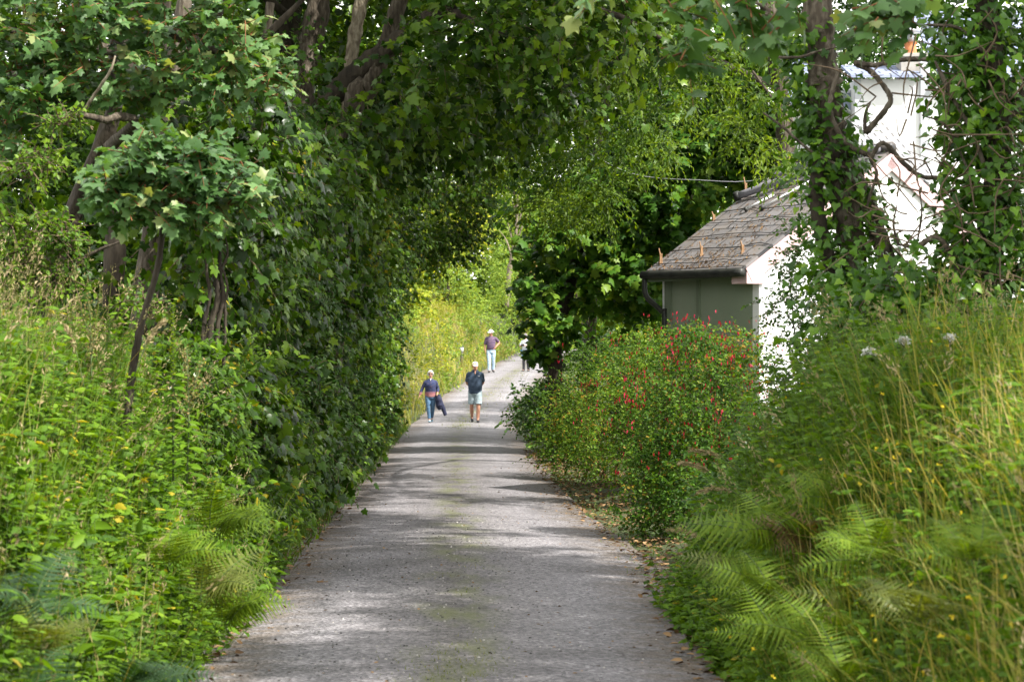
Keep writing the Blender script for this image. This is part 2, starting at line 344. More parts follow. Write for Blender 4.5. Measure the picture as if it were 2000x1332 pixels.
# ---------------------------------------------------------------- the lie of the land
_Y = np.arange(-60, 950, 1.0)
def _smooth(xs, ys, k=9):
    v = np.interp(_Y, xs, ys); return np.convolve(np.pad(v, k, 'edge'), np.ones(k) / k, 'same')[k:-k]
_ZR = _smooth([-60, 66, 70, 83, 98, 125, 140, 170, 220, 400, 950], [0, 0, .06, .75, 1.44, 2.4, 2.66, 3.2, 4.2, 8, 14], 5)
_XC = _smooth([-60, 60, 69, 83, 98, 125, 140, 170, 200, 300, 950], [0, 0, .1, 1.0, 2.3, 4.3, 5.6, 9.5, 16, 50, 350], 7)
zr = lambda y: np.interp(y, _Y, _ZR)
xc = lambda y: np.interp(y, _Y, _XC)
HW = 1.40
def ground(x, y):
    x = np.asarray(x, float); y = np.asarray(y, float)
    ul = xc(y) - HW - x; ur = x - xc(y) - HW
    a, b = ss(15.5, 20, y), ss(61, 68, y)
    L = (1 - a) * ((1.05 + .25 * ss(9, 13, y)) * ss(.08, 1.0, ul) + .3 * ss(1.3, 4, ul)) + a * (1 - b) * (.55 * ss(.15, 1.2, ul) + .9 * ss(1.2, 5, ul)) + b * (2.0 * ss(.25, 2.8, ul) + .16 * np.clip(ul - 2, 0, 12) + .05 * np.clip(ul - 14, 0, 200))
    a = ss(15.2, 18.5, y)
    Rr = (1 - a) * ((1.05 + .25 * ss(9, 13, y)) * ss(.08, 1.05, ur) + .3 * ss(1.2, 3, ur)) + a * (1 - b) * (.10 * ss(.35, 1.5, ur) + .15 * ss(2, 6, ur)) + b * (.3 * ss(.2, 2, ur) + .04 * np.clip(ur - 2, 0, 200))
    n = .05 * np.sin(x * 2.3 + y * .7) + .05 * np.sin(y * 1.9 - x * 1.1) + .03 * np.sin(x * 5.1 + y * 3.7)
    return zr(y) + L + Rr + n * ss(.1, .8, np.maximum(ul, ur)) - .03

def gpts(rng, n, x0, x1, y0, y1):
    x = rng.uniform(x0, x1, n); y = rng.uniform(y0, y1, n)
    return np.column_stack([x, y, ground(x, y)])
# ---------------------------------------------------------------- ground and road
def ground_mat():
    return solid('earth', [(.020, .024, .010), (.045, .055, .020), (.05, .085, .018)], 1.3, 1, .6, 9)
def road_mat():
    m, n, out = newmat('worn_tarmac'); k = n.links.new
    tcn = n.nodes.new('ShaderNodeTexCoord'); off = n.nodes.new('ShaderNodeAttribute'); off.attribute_name = 'tint'
    def noise(sc, det=4, st=None):
        q = n.nodes.new('ShaderNodeTexNoise'); q.inputs['Scale'].default_value = sc; q.inputs['Detail'].default_value = det
        if st:
            mpn = n.nodes.new('ShaderNodeMapping'); mpn.inputs['Scale'].default_value = st; k(tcn.outputs['Object'], mpn.inputs[0]); k(mpn.outputs[0], q.inputs['Vector'])
        else: k(tcn.outputs['Object'], q.inputs['Vector'])
        return q
    def mix(f, a, b, typ='MIX'):
        x = n.nodes.new('ShaderNodeMixRGB'); x.blend_type = typ
        for i, v in ((0, f), (1, a), (2, b)):
            if isinstance(v, (int, float)): x.inputs[i].default_value = v
            elif isinstance(v, tuple): x.inputs[i].default_value = (*v, 1)
            else: k(v, x.inputs[i])
        return x.outputs[0]
    vor = n.nodes.new('ShaderNodeTexVoronoi'); vor.inputs['Scale'].default_value = 48; k(tcn.outputs['Object'], vor.inputs['Vector'])
    chip = ramp(n, [(0, (.066, .064, .068)), (.35, (.128, .124, .131)), (.75, (.176, .170, .178)), (1, (.27, .262, .272))])
    sx = n.nodes.new('ShaderNodeSeparateColor'); k(vor.outputs['Color'], sx.inputs[0]); k(sx.outputs[0], chip.inputs[0])
    big = noise(.9, 5); bigr = ramp(n, [(.32, (.66, .65, .64)), (.5, (.98, .97, .97)), (.68, (1.14, 1.13, 1.12))]); k(big.outputs[0], bigr.inputs[0])
    c = mix(1.0, chip.outputs[0], bigr.outputs[0], 'MULTIPLY')
    # wheel tracks polished paler, the crown between them rougher and darker
    tr = ramp(n, [(0, (.74, .71, .67)), (.10, (.90, .88, .86)), (.24, (1.08, 1.07, 1.07)), (.40, (.92, .90, .88)), (.5, (.70, .67, .62)), (.58, (.88, .86, .84)), (.76, (1.08, 1.07, 1.07)), (.91, (.90, .88, .86)), (1, (.74, .71, .67))])
    k(off.outputs['Fac'], tr.inputs[0]); c = mix(1.0, c, tr.outputs[0], 'MULTIPLY')
    # moss down the crown
    cen = ramp(n, [(.38, (0, 0, 0)), (.48, (1, 1, 1)), (.53, (1, 1, 1)), (.63, (0, 0, 0))]); k(off.outputs['Fac'], cen.inputs[0])
    ms = noise(2.0, 7, (1.6, .5, 1)); msr = ramp(n, [(.46, (0, 0, 0)), (.66, (.7, .7, .7))]); k(ms.outputs[0], msr.inputs[0])
    c = mix(mix(1.0, cen.outputs[0], msr.outputs[0], 'MULTIPLY'), c, (.105, .115, .040))
    # earth and crumbled leaf washed on to both edges
    ed = ramp(n, [(.0, (1, 1, 1)), (.06, (.85, .85, .85)), (.20, (0, 0, 0)), (.80, (0, 0, 0)), (.94, (.85, .85, .85)), (1, (1, 1, 1))]); k(off.outputs['Fac'], ed.inputs[0])
    en = noise(5, 7); enr = ramp(n, [(.40, (0, 0, 0)), (.56, (1, 1, 1))]); k(en.outputs[0], enr.inputs[0])
    fine = noise(45, 4); finr = ramp(n, [(.35, (.045, .032, .022)), (.65, (.15, .115, .080))]); k(fine.outputs[0], finr.inputs[0])
    c = mix(mix(1.0, ed.outputs[0], enr.outputs[0], 'MULTIPLY'), c, finr.outputs[0])
    p = n.nodes.new('ShaderNodeBsdfPrincipled'); p.inputs['Roughness'].default_value = .82; p.inputs['Specular IOR Level'].default_value = .35
    k(c, p.inputs['Base Color'])
    b = n.nodes.new('ShaderNodeBump'); b.inputs['Strength'].default_value = .9; b.inputs['Distance'].default_value = .012
    k(vor.outputs['Distance'], b.inputs['Height']); k(b.outputs[0], p.inputs['Normal']); k(p.outputs[0], out.inputs[0])
    return m

def grid_faces(ny, nx):
    i, j = np.meshgrid(np.arange(ny - 1), np.arange(nx - 1), indexing='ij')
    return np.stack([i * nx + j, i * nx + j + 1, (i + 1) * nx + j + 1, (i + 1) * nx + j], -1).reshape(-1, 4)
ys = np.concatenate([np.arange(-12, 26, .3), np.arange(26, 150, 1.0), np.arange(150, 260, 6), np.linspace(260, 900, 20)])
xs = np.concatenate([-np.geomspace(600, 9, 22), np.arange(-8.6, 8.7, .2), np.geomspace(9, 600, 22)])
Xg, Yg = np.meshgrid(xs, ys); Xg = Xg + xc(Yg)
gV = np.stack([Xg, Yg, ground(Xg, Yg)], -1).reshape(-1, 3)
struct(build('ground', [(gV, grid_faces(len(ys), len(xs)), 0, .5)], [ground_mat()], smooth=True))
yr = np.concatenate([np.arange(-10, 150, .5), np.arange(150, 300, 4)]); us = np.linspace(-1, 1, 13)
rgr = np.random.default_rng(5)
edge = np.interp(yr, np.arange(-12, 304, 1.3), rgr.normal(size=len(np.arange(-12, 304, 1.3))) * .05)
wid = HW + .05 + .28 * np.exp(-((yr - 20) / 5.5) ** 2)          # a pull-in of the right edge
Xr = xc(yr)[:, None] + np.where(us[None] > 0, us[None] * (wid + edge)[:, None], us[None] * (HW + .05 - edge)[:, None])
Zr = zr(yr)[:, None] + .012 + .045 * (1 - us[None] ** 2) + 0 * Xr
rV = np.stack([Xr, np.repeat(yr[:, None], 13, 1), Zr], -1).reshape(-1, 3)
struct(build('road', [(rV, grid_faces(len(yr), 13), 0, np.tile((us + 1) / 2, len(yr)))], [road_mat()], smooth=True))

# ---------------------------------------------------------------- the low white outbuilding and its roof
def wall_mat(name, a, b): return solid(name, [a, b], 1.6, .85, .25, 60)
M['white_wall'] = wall_mat('white_render', (.66, .66, .65), (.74, .74, .74))
M['green_wall'] = solid('grey_green_paint', [(.20, .235, .17), (.245, .28, .205)], 1.2, .7, .15, 50, stretch=(1, 1, .5))
M['green_trim'] = solid('dull_green_trim', [(.13, .16, .11), (.17, .20, .14)], 3, .6)
M['pink_board'] = solid('faded_pink_paint', [(.46, .31, .31), (.56, .41, .41)], 5, .7, .1, 40, stretch=(1, 1, 1))
M['gutter'] = solid('black_gutter', [(.012, .013, .012), (.035, .035, .03)], 9, .5)
M['wood_peg'] = solid('bare_wood', [(.24, .14, .07), (.36, .22, .12)], 14, .8)
M['grey_plastic'] = solid('grey_plastic', [(.165, .16, .18), (.215, .21, .235)], 4, .45, spec=.4)
M['white_plastic'] = solid('white_plastic', [(.62, .62, .64), (.72, .72, .72)], 5, .4)
M['wire'] = solid('dark_wire', [(.02, .018, .018), (.05, .045, .04)], 20, .6)
M['pot'] = solid('terracotta', [(.42, .15, .06), (.55, .22, .10)], 12, .8)
M['metal'] = solid('pale_metal', [(.52, .53, .55), (.66, .67, .69)], 8, .35, metal=.6)
M['grey_trim'] = solid('pale_grey_paint', [(.42, .44, .46), (.50, .52, .54)], 3, .7)
M['concrete'] = solid('capping', [(.30, .28, .25), (.42, .40, .36)], 9, .9)
def slate_mat(name, c0, c1, c2, sc, moss=True):
    m, n, out = newmat(name); k = n.links.new
    tcn = n.nodes.new('ShaderNodeTexCoord'); uvm = n.nodes.new('ShaderNodeMapping'); uvm.inputs['Scale'].default_value = (sc, sc, sc); k(tcn.outputs['UV'], uvm.inputs[0])
    br = n.nodes.new('ShaderNodeTexBrick'); br.inputs['Color1'].default_value = (*c0, 1); br.inputs['Color2'].default_value = (*c1, 1); br.inputs['Mortar'].default_value = (.02, .02, .022, 1)
    br.inputs['Mortar Size'].default_value = .014; br.inputs['Brick Width'].default_value = .30; br.inputs['Row Height'].default_value = .26; br.inputs['Bias'].default_value = .0; br.inputs['Scale'].default_value = 1
    k(uvm.outputs[0], br.inputs['Vector'])
    no = n.nodes.new('ShaderNodeTexNoise'); no.inputs['Scale'].default_value = 3.2; no.inputs['Detail'].default_value = 9; no.inputs['Roughness'].default_value = .7; k(tcn.outputs['Object'], no.inputs['Vector'])
    rr = ramp(n, [(.47, (0, 0, 0)), (.66, (.6, .6, .6))]); k(no.outputs[0], rr.inputs[0])
    x = n.nodes.new('ShaderNodeMixRGB'); x.inputs[2].default_value = (*c2, 1); k(br.outputs[0], x.inputs[1])
    if moss: k(rr.outputs[0], x.inputs[0])
    else: x.inputs[0].default_value = .1
    p = n.nodes.new('ShaderNodeBsdfPrincipled'); p.inputs['Roughness'].default_value = .55; k(x.outputs[0], p.inputs['Base Color']); k(p.outputs[0], out.inputs[0])
    b = n.nodes.new('ShaderNodeBump'); b.inputs['Strength'].default_value = .8; b.inputs['Distance'].default_value = .012; k(br.outputs['Fac'], b.inputs['Height']); b.invert = True; k(b.outputs[0], p.inputs['Normal'])
    return m
M['slate'] = slate_mat('weathered_slate', (.118, .110, .112), (.165, .154, .155), (.150, .112, .078), 1)
M['blue_slate'] = slate_mat('blue_slate', (.16, .19, .29), (.21, .24, .34), (.12, .14, .22), 1, False)
M['grey_slate'] = slate_mat('pale_slate', (.24, .24, .25), (.32, .32, .33), (.2, .18, .15), 1)
def uv_plane(o, ax, ay):
    """roof texture in metres along two directions of the slope"""
    me = o.data; uv = me.uv_layers.new(name='UVMap'); ax, ay = Vector(ax).normalized(), Vector(ay).normalized()
    for l in me.loops:
        v = me.vertices[l.vertex_index].co; uv.data[l.index].uv = (v.dot(ax), v.dot(ay))

HB = at(1470, 719, 30.0); HANG = R(35)
hb = thing('outbuilding', 'low white outbuilding with a weathered slate roof and grey-green side wall behind the fuchsias', 'outbuilding', (HB[0], HB[1], 0), HANG, local=True)
EZ, PITCH, WDT, LEN = 3.0, .62, 4.5, 1.64        # eave height, slope, gable width, side length (runs on behind the trees)
build('side_wall', [box(.0, .16, .003, LEN, 0, EZ - .06)], [M['green_wall']], hb)
apex = EZ + PITCH * (WDT / 2)
build('gable_wall', [slab([(.0, .0, -.2), (WDT, .0, -.2), (WDT, .0, EZ - .02), (WDT / 2, .0, apex - .02), (.0, .0, EZ - .02)], (0, -.12, 0))], [M['white_wall']], hb)
build('back_wall', [slab([(.0, LEN - .02, 0), (WDT, LEN - .02, 0), (WDT, LEN - .02, EZ - .02), (WDT / 2, LEN - .02, apex - .02), (.0, LEN - .02, EZ - .02)], (0, .12, 0)), box(WDT - .16, WDT, .003, LEN - .03, 0, EZ - .06)], [M['white_wall']], hb)
b_ = [box(-.028, -.002, y, y + .06, 0, EZ - .10) for y in (.98,)]
build('wall_batten', b_, [M['green_trim']], hb)
build('corner_board', [box(-.035, -.004, LEN - .10, LEN + .02, 0, EZ - .10)], [M['green_trim']], hb)
sl_ = np.array((1, 0, PITCH)); nrm = unit(np.array((-PITCH, 0, 1)))
def rp(x, y, h=0): return np.array((x, y, EZ + PITCH * x)) + nrm * h
rf = build('roof', [slab([rp(-.27, -.16, .03), rp(WDT / 2, -.16, .03), rp(WDT / 2, LEN + .10, .03), rp(-.27, LEN + .10, .03)], nrm * .035)], [M['slate']], hb)
uv_plane(rf, (0, 1, 0), sl_)
mir = lambda v: np.array((WDT - v[0], v[1], v[2]))
rb = build('far_roof', [slab([mir(rp(-.27, -.16, .03)), mir(rp(WDT / 2 - .002, -.16, .03)), mir(rp(WDT / 2 - .002, LEN + .10, .03)), mir(rp(-.27, LEN + .10, .03))][::-1], mir(nrm * .035) - np.array((WDT, 0, 0)))], [M['slate']], hb)
uv_plane(rb, (0, 1, 0), (-1, 0, PITCH))
build('ridge', [tube([(WDT / 2, -.17, apex + .09), (WDT / 2, LEN + .10, apex + .09)], .075, 8, wob=.05)], [M['slate']], hb)
build('bargeboard', [slab([rp(-.24, -.165, -.17), rp(WDT / 2, -.165, -.17), rp(WDT / 2, -.165, .025), rp(-.24, -.165, .025)], (0, .03, 0))], [M['pink_board']], hb)
build('bargeboard', [slab([mir(rp(-.24, -.165, -.17)), mir(rp(WDT / 2 - .004, -.165, -.17)), mir(rp(WDT / 2 - .004, -.165, .025)), mir(rp(-.24, -.165, .025))], (0, .03, 0))], [M['pink_board']], hb)
build('eave_box', [slab([(-.24, -.160, EZ - .31), (.06, -.160, EZ - .31), (.06, -.160, EZ - .13), (-.24, -.160, EZ - .17)], (0, .28, 0))], [M['pink_board']], hb)
build('soffit', [box(-.24, -.004, .13, LEN + .08, EZ - .22, EZ - .19), box(-.255, -.235, .13, LEN + .09, EZ - .24, EZ - .15)], [M['green_trim']], hb)
gu = build('gutter', [tube([(-.31, -.16, EZ - .175), (-.31, .7, EZ - .17), (-.31, LEN + .13, EZ - .15)], (.055), 10, wob=.06)], [M['gutter']], hb)
build('downpipe', [tube([(-.31, LEN + .09, EZ - .18), (-.29, LEN + .08, EZ - .42), (-.08, LEN + .02, EZ - .62), (-.055, LEN - .0, EZ - .8), (-.055, LEN - .0, 0)], .034, 8, wob=0)], [M['gutter']], gu)
rgh = np.random.default_rng(3)
for i in range(8):                                    # wires strung slackly across the slates
    x = -.12 + i * .295
    pts = [rp(x + .02 * math.sin(i * 2 + 5 * y) + .012 * rgh.normal(), y, .085) for y in np.linspace(-.15, LEN + .09, 8)]
    build('slate_wire', [tube(pts, .0055, 5, wob=0)], [M['wire']], hb)
deb = []                                              # needles and leaf crumbs caught on the slates
n_ = 900; X_ = -.25 + 1.9 * rgh.random(n_) ** 1.9; Y_ = rgh.uniform(-.1, LEN + .06, n_); Y_ = np.where(rgh.random(n_) < .5, np.clip(rgh.normal(.75, .35, n_), -.1, LEN + .05), Y_)
Pd = np.array([rp(a, b, .072) for a, b in zip(X_, Y_)]); Ad = rgh.normal(size=(n_, 3)) * .6 + sl_
build('leaf_debris', [inst(LANCE, Pd, Ad, nrm + rgh.normal(size=(n_, 3)) * .3, rgh.uniform(.02, .07, n_), rgh.random(n_))], [M['litter']], hb)['kind'] = 'stuff'
def on_roof(x, y, h=0):
    p = rp(x, y, h); c, s = math.cos(HANG), math.sin(HANG)
    return np.array((HB[0] + p[0] * c - p[1] * s, HB[1] + p[0] * s + p[1] * c, p[2]))
pipes = [((1.30, LEN + .05), (2.02, .30), .052, 'longest length of grey gutter lying aslant across the slate roof'),
         ((1.72, 1.46), (2.20, .62), .045, 'upper length of grey gutter beside the white strips near the ridge'),
         ((1.98, .52), (2.16, -.10), .050, 'short length of grey gutter at the gable end of the ridge')]
for (a, b, r, lb) in pipes:
    A, B = on_roof(*a, .14), on_roof(*b, .16); t = thing('gutter_length', lb, 'gutter pipe', A, group='loose gutter lengths on the slate roof')
    build('pipe', [tube([A, (A + B) / 2, B], r, 10, wob=.02)], [M['grey_plastic']], t)
    for q in (A, A * .35 + B * .65): build('bracket', [tube([q - (B - A) * .012, q + (B - A) * .03], r * 1.22, 8, wob=0, smooth=False)], [M['gutter']], t)
strips = [((1.62, 1.20), (2.16, .86), 'upper white strip lying up the slope under the ridge'), ((1.02, 1.22), (1.34, 1.02), 'white strip below the low end of the long gutter'),
          ((1.03, .92), (1.62, .60), 'longest white strip leading down from the middle of the gutter'), ((1.86, 1.02), (2.2, .70), 'white strip between the two upper gutters'), ((1.30, .02), (1.66, -.12), 'white strip by the gable edge of the slates')]
for (a, b, lb) in strips:
    A, B = on_roof(*a, .10), on_roof(*b, .10); t = thing('plastic_strip', lb, 'strip', A, group='white strips on the slate roof')
    build('bar', [tube([A, B], (.016), 4, wob=0, smooth=False)], [M['white_plastic']], t)
    build('foot', [tube([A - (B - A) * .03, A + (B - A) * .05], .036, 6, wob=0, smooth=False)], [M['gutter']], t)
pegs = [(-.12, LEN - .02, .22, 'pale wooden peg standing at the gutter corner of the roof'), (.02, .98, .20, 'wooden peg standing low on the middle of the slates'), (.04, .22, .16, 'short wooden peg low on the slates near the gable'),
        (.86, LEN + .07, .13, 'small wooden stub on the far roof edge halfway up'), (1.42, LEN + .07, .26, 'splintered orange wooden stub on the far roof edge'), (2.2, LEN + .05, .16, 'wooden stub at the top of the roof')]
for x, y, h, lb in pegs:
    A = on_roof(x, y, .06); t = tag(build('wooden_peg', [tube([A, A + (.01, 0, h * .5), A + (-.008, 0, h)], [.015, .013, .006], 5, wob=.2), tube([A + (.025, .01, 0), A + (.03, .01, h * .7)], [.016, .006], 5, wob=.2)], [M['wood_peg']]), lb, 'peg', 'wooden pegs on the slate roof')

# ---------------------------------------------------------------- the white house behind
D_ = 42.0; P0, P1 = at(1672, 155, D_), at(2030, 155, D_); PW = at(1556, 205, D_)
wh = thing('white_house', 'tall white house with a blue slate roof and chimney half hidden behind ivy trees', 'house', (P0[0], D_, 0))
build('wall', [box(P0[0], P1[0], D_, D_ + 6, 0, P0[2]), box(PW[0], P0[0] - .003, D_ + .6, D_ + 6, 0, PW[2])], [M['white_wall']], wh)
top = at(1700, 121, D_)[2]
ro = build('roof', [slab([(P0[0] - .12, D_ - .2, P0[2] + .003), (P0[0] + 1.12, D_ - .2, P0[2] + .003), (P0[0] + 1.12, D_ + .9, top), (P0[0] - .12, D_ + .9, top)], (0, .01, .05)),
                    slab([(P0[0] + 1.40, D_ - .2, P0[2] + .003), (P1[0] + .3, D_ - .2, P0[2] + .003), (P1[0] + .3, D_ + 2.5, P0[2] + 1.5), (P0[0] + 1.40, D_ + 2.5, P0[2] + 1.5)], (0, .01, .05)),
                    slab([(PW[0] - .2, D_ + .4, PW[2]), (P0[0] - .13, D_ + .4, PW[2]), (P0[0] - .13, D_ + 3, PW[2] + 1.2), (PW[0] - .2, D_ + 3, PW[2] + 1.2)], (0, .01, .05))], [M['blue_slate']], wh)
uv_plane(ro, (1, 0, 0), (0, 1, .5))
cx_ = at(1806, 0, D_)[0]
build('corner_trim', [box(cx_ - .08, cx_ + .08, D_ - .05, D_ + .04, 0, top)], [M['grey_trim']], wh)
build('corner_trim', [box(P0[0] - .03, P0[0] + .08, D_ - .045, D_ + .04, 0, P0[2] - .02)], [M['grey_trim']], wh)
c0 = at(1765, 120, D_); c1 = at(1812, 104, D_)
ch = build('chimney', [box(c0[0], c1[0], D_ + .25, D_ + .75, P0[2], top + .12), box(c0[0] - .04, c1[0] + .04, D_ + .21, D_ + .79, top + .12, top + .18)], [M['concrete']], wh)
cm = (c0[0] + c1[0]) / 2
build('chimney_pot', [tube([(cm, D_ + .5, top + .16), (cm, D_ + .5, top + .34), (cm, D_ + .5, top + .40)], [.12, .10, .12], 12, wob=0)], [M['pot']], ch)
build('cowl', [tube([(cm, D_ + .5, top + .40), (cm, D_ + .5, top + .60)], .06, 8, wob=0, smooth=False), tube([(cm, D_ + .5, top + .58), (cm, D_ + .5, top + .62), (cm, D_ + .5, top + .67), (cm, D_ + .5, top + .69)], [.25, .24, .15, .03], 14, wob=0)], [M['metal']], ch)
wn0, wn1 = at(1642, 216, D_ + .6), at(1669, 183, D_ + .6)
M['pane'] = solid('window_glass', [(.20, .24, .34), (.30, .35, .46)], 3, .12, spec=.6)
wf = build('window', [box(wn0[0] - .04, wn0[0], D_ + .55, D_ + .62, wn0[2], wn1[2]), box(wn1[0], wn1[0] + .04, D_ + .55, D_ + .62, wn0[2], wn1[2]), box(wn0[0] - .04, wn1[0] + .04, D_ + .54, D_ + .62, wn1[2], wn1[2] + .05), box(wn0[0] - .04, wn1[0] + .04, D_ + .54, D_ + .62, wn0[2] - .05, wn0[2])], [M['grey_trim']], wh)
build('pane', [box(wn0[0], wn1[0], D_ + .57, D_ + .59, wn0[2], wn1[2])], [M['pane']], wf)
q0, q1 = at(1690, 352, 37.5), at(1800, 352, 37.5); q2 = at(1745, 245, 41.7)
lr = build('porch_roof', [slab([(q0[0], 37.5, q0[2]), (q1[0] + .25, 37.5, q1[2]), (q1[0] + .2, 41.9, q2[2]), (q0[0] + .5, 41.9, q2[2])], (0, .01, .07))], [M['grey_slate']], wh); uv_plane(lr, (1, 0, 0), (0, 1, .3))
build('porch_wall', [box(q0[0] + .12, q1[0] + .15, 37.7, 41.9, 0, q0[2] - .01)], [M['white_wall']], wh)
vp = at(1560, 719, 36.0)
# ---------------------------------------------------------------- trees
def pt(lst, d): return [at(*p[:2], p[2] if len(p) > 2 else d) for p in lst]
def blobs_px(lst, d, dy=.5):
    """(px, py, half width px, half height px[, d[, weight]]) -> ellipsoids in metres"""
    out = []
    for b in lst:
        dd = b[4] if len(b) > 4 and b[4] else d; c = at(b[0], b[1], dd)
        out.append((*c, b[2] / F * dd, dy, b[3] / F * dd, b[5] if len(b) > 5 else 1))
    return out
def trunk(par, pts, rad, mat='bark', name='trunk', sides=14, seed=0, wob=.20):
    return build(name, [tube(pts, rad, sides, wob=wob, seed=seed, n=9)], [M[mat]], par, smooth=True)

def lookthrough(O):
    """the gap in the leaves where the bare leaning stems show"""
    px = CX + F * (O[:, 0] - .035) / O[:, 1]; py = HY - F * (O[:, 2] - EYE) / O[:, 1]
    w_ = (px > 530) & (px < 765) & (py < 215) & (O[:, 1] < 31.6)
    return ~(w_ & (np.random.default_rng(4).random(len(O)) < .95))
# 1. young sycamore in front of the left bank
t = thing('sycamore_sapling', 'young sycamore with pale lit leaves on a thin bent stem above the nettles', 'tree', (*at(272, 0, 14.6)[:2], .9))
tr = trunk(t, pt([(246, 830), (258, 730), (272, 650), (285, 600), (308, 520), (318, 440), (322, 370), (345, 310)], 14.6), [.024, .023, .022, .020, .018, .017, .012, .006], 'dark_bark')
trunk(t, pt([(322, 380), (370, 395), (440, 400), (520, 385)], 14.5), [.014, .012, .008, .004], 'red_twig', 'limb', 6)
trunk(t, pt([(320, 400), (270, 370), (215, 350)], 14.5), [.012, .009, .004], 'red_twig', 'limb', 6)
crown('crown', 11, blobs_px([(340, 320, 105, 60), (250, 370, 75, 60), (430, 355, 80, 52), (330, 405, 120, 40), (490, 380, 36, 26), (205, 355, 40, 36), (290, 290, 60, 32), (390, 290, 56, 30)], 14.4, .35), 200, .18, 6, .080, MAPLE, 'sunny_sycamore', t, tw='red_twig', up=.9, face=(.2, -.55, .1), hang=.25, droop=.15, clump=.2)

# 2. sycamore whose bough fills the top left corner
t = thing('sycamore_tree', 'large sycamore whose lit bough fills the top left corner', 'tree', (-3.6, 18.6, 1.1))
tr = trunk(t, [(-3.3, 18.6, .9), (-3.15, 18.5, 2.2), *pt([(212, 250, 18.2), (225, 120, 18), (240, -80, 18)], 18)], [.09, .08, .065, .06, .05], 'dark_bark')
trunk(t, pt([(212, 290, 18.2), (262, 240, 17), (235, 228, 16.6), (205, 234, 16.4), (162, 226, 16.2), (120, 232, 16)], 17), [.05, .030, .030, .024, .018, .010], 'bark', 'limb', 7)
trunk(t, pt([(160, 224, 16.2), (185, 185, 16.1), (215, 140, 16), (225, 110, 16)], 16), [.012, .012, .010, .006], 'pale_bark', 'limb', 6)
trunk(t, pt([(235, 60, 18), (330, 70, 17.2), (450, 110, 16.8), (545, 140, 16.6)], 17), [.05, .035, .022, .010], 'bark', 'limb', 7)
trunk(t, pt([(228, 100, 18), (120, 80, 17.2), (20, 60, 16.8), (-90, 50, 16.8)], 17), [.05, .035, .025, .015], 'bark', 'limb', 7)
crown('crown', 12, blobs_px([(60, 60, 110, 62), (200, 40, 110, 60), (340, 50, 100, 55), (460, 95, 85, 55), (40, 150, 90, 55), (160, 130, 110, 55), (300, 140, 105, 50), (420, 160, 70, 40), (520, 150, 46, 40), (90, 200, 60, 26), (250, 190, 60, 26), (-60, 100, 90, 90), (150, -60, 200, 70), (420, -50, 130, 70), (10, 250, 60, 60)], 16.8, .5), 125, .22, 6, .084, MAPLE, 'sunny_sycamore', t, tw='red_twig', up=.95, face=(.2, -.5, .1), hang=.25, droop=.15, clump=.2)

# 3. hawthorn with small pale leaves on the left edge
t = thing('hawthorn_bush', 'small-leaved pale green hawthorn at the left edge over the grass', 'shrub', (*at(60, 0, 16)[:2], 1.2))
trunk(t, pt([(60, 700), (75, 600), (60, 520), (80, 440)], 16), [.05, .045, .03, .012], 'dark_bark')
trunk(t, pt([(90, 560), (170, 500), (240, 470)], 15.8), [.02, .014, .006], 'dark_bark', 'limb', 6)
crown('crown', 13, blobs_px([(55, 455, 105, 58), (130, 470, 50, 48), (20, 530, 70, 55), (110, 540, 48, 45), (270, 590, 46, 26), (60, 330, 60, 30), (75, 300, 36, 26), (120, 230, 46, 22)], 15.8, .4), 420, .17, 7, .044, OVAL, 'hawthorn', t, tw='twig', up=.8, face=(.2, -.4, .1), droop=.2, clump=.2)

# 4. dim trees standing behind the left bank
def dim_tree(x, y, label, bl, seed, lean=.2, size=.12, per=26):
    t = thing('woodland_tree', label, 'tree', (x, y, ground(x, y)), group='trees in the shade behind the left bank')
    trunk(t, [(x, y, ground(x, y) - .2), (x + lean * .3, y, 2.2), (x + lean, y - .1, 4.2), (x + lean * 1.6, y, 7.5)], [.11, .09, .08, .05], 'dark_bark', seed=seed)
    trunk(t, [(x + lean, y - .1, 3.6), (x + lean + .9, y - .4, 4.8), (x + lean + 1.7, y - .6, 5.6)], [.07, .05, .02], 'dark_bark', 'limb', 8, seed)
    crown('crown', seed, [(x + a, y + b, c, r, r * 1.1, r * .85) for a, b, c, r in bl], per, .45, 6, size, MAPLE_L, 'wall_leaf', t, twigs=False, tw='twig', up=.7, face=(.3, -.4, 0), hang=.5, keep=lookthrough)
dim_tree(-3.05, 21.0, 'brown trunked tree in the gap under the top left bough', [(-1.2, 1.5, 2.4, 1.0), (-.3, 1.3, 4.6, 1.1), (.7, .9, 5.9, 1.0), (-1.4, .6, 5.2, 1.0), (-1.2, 1.2, 3.6, 1.0), (.1, 1.8, 2.1, .9)], 21)
dim_tree(-3.3, 25.4, 'slim tree between the brown trunk and the leaning pale stems', [(-1.8, 1, 2.2, 1.3), (-1.6, 1.2, 4.4, 1.4), (-.2, .8, 5.4, 1.3), (.4, 1.5, 3.0, 1.1), (-.6, 1.5, 7, 1.4)], 22)
dim_tree(-5.6, 25.5, 'dark tree farthest into the shade on the left edge', [(-.8, .5, 2.2, 1.5), (.6, 1.2, 3.8, 1.5), (-.4, .6, 5.5, 1.5), (.8, .5, 7.2, 1.5), (-1.6, 1.8, 4.2, 1.5)], 23)
dim_tree(-5.2, 31.5, 'broad dim tree filling the wood behind the pale stems', [(-1.8, 0, 2.5, 1.7), (0, 0, 4.3, 1.8), (1.4, .6, 3.0, 1.4), (-.8, 0, 6.9, 1.8), (1.5, 0, 6.2, 1.5), (2.2, 0, 8.0, 1.4)], 24, size=.14, per=22)

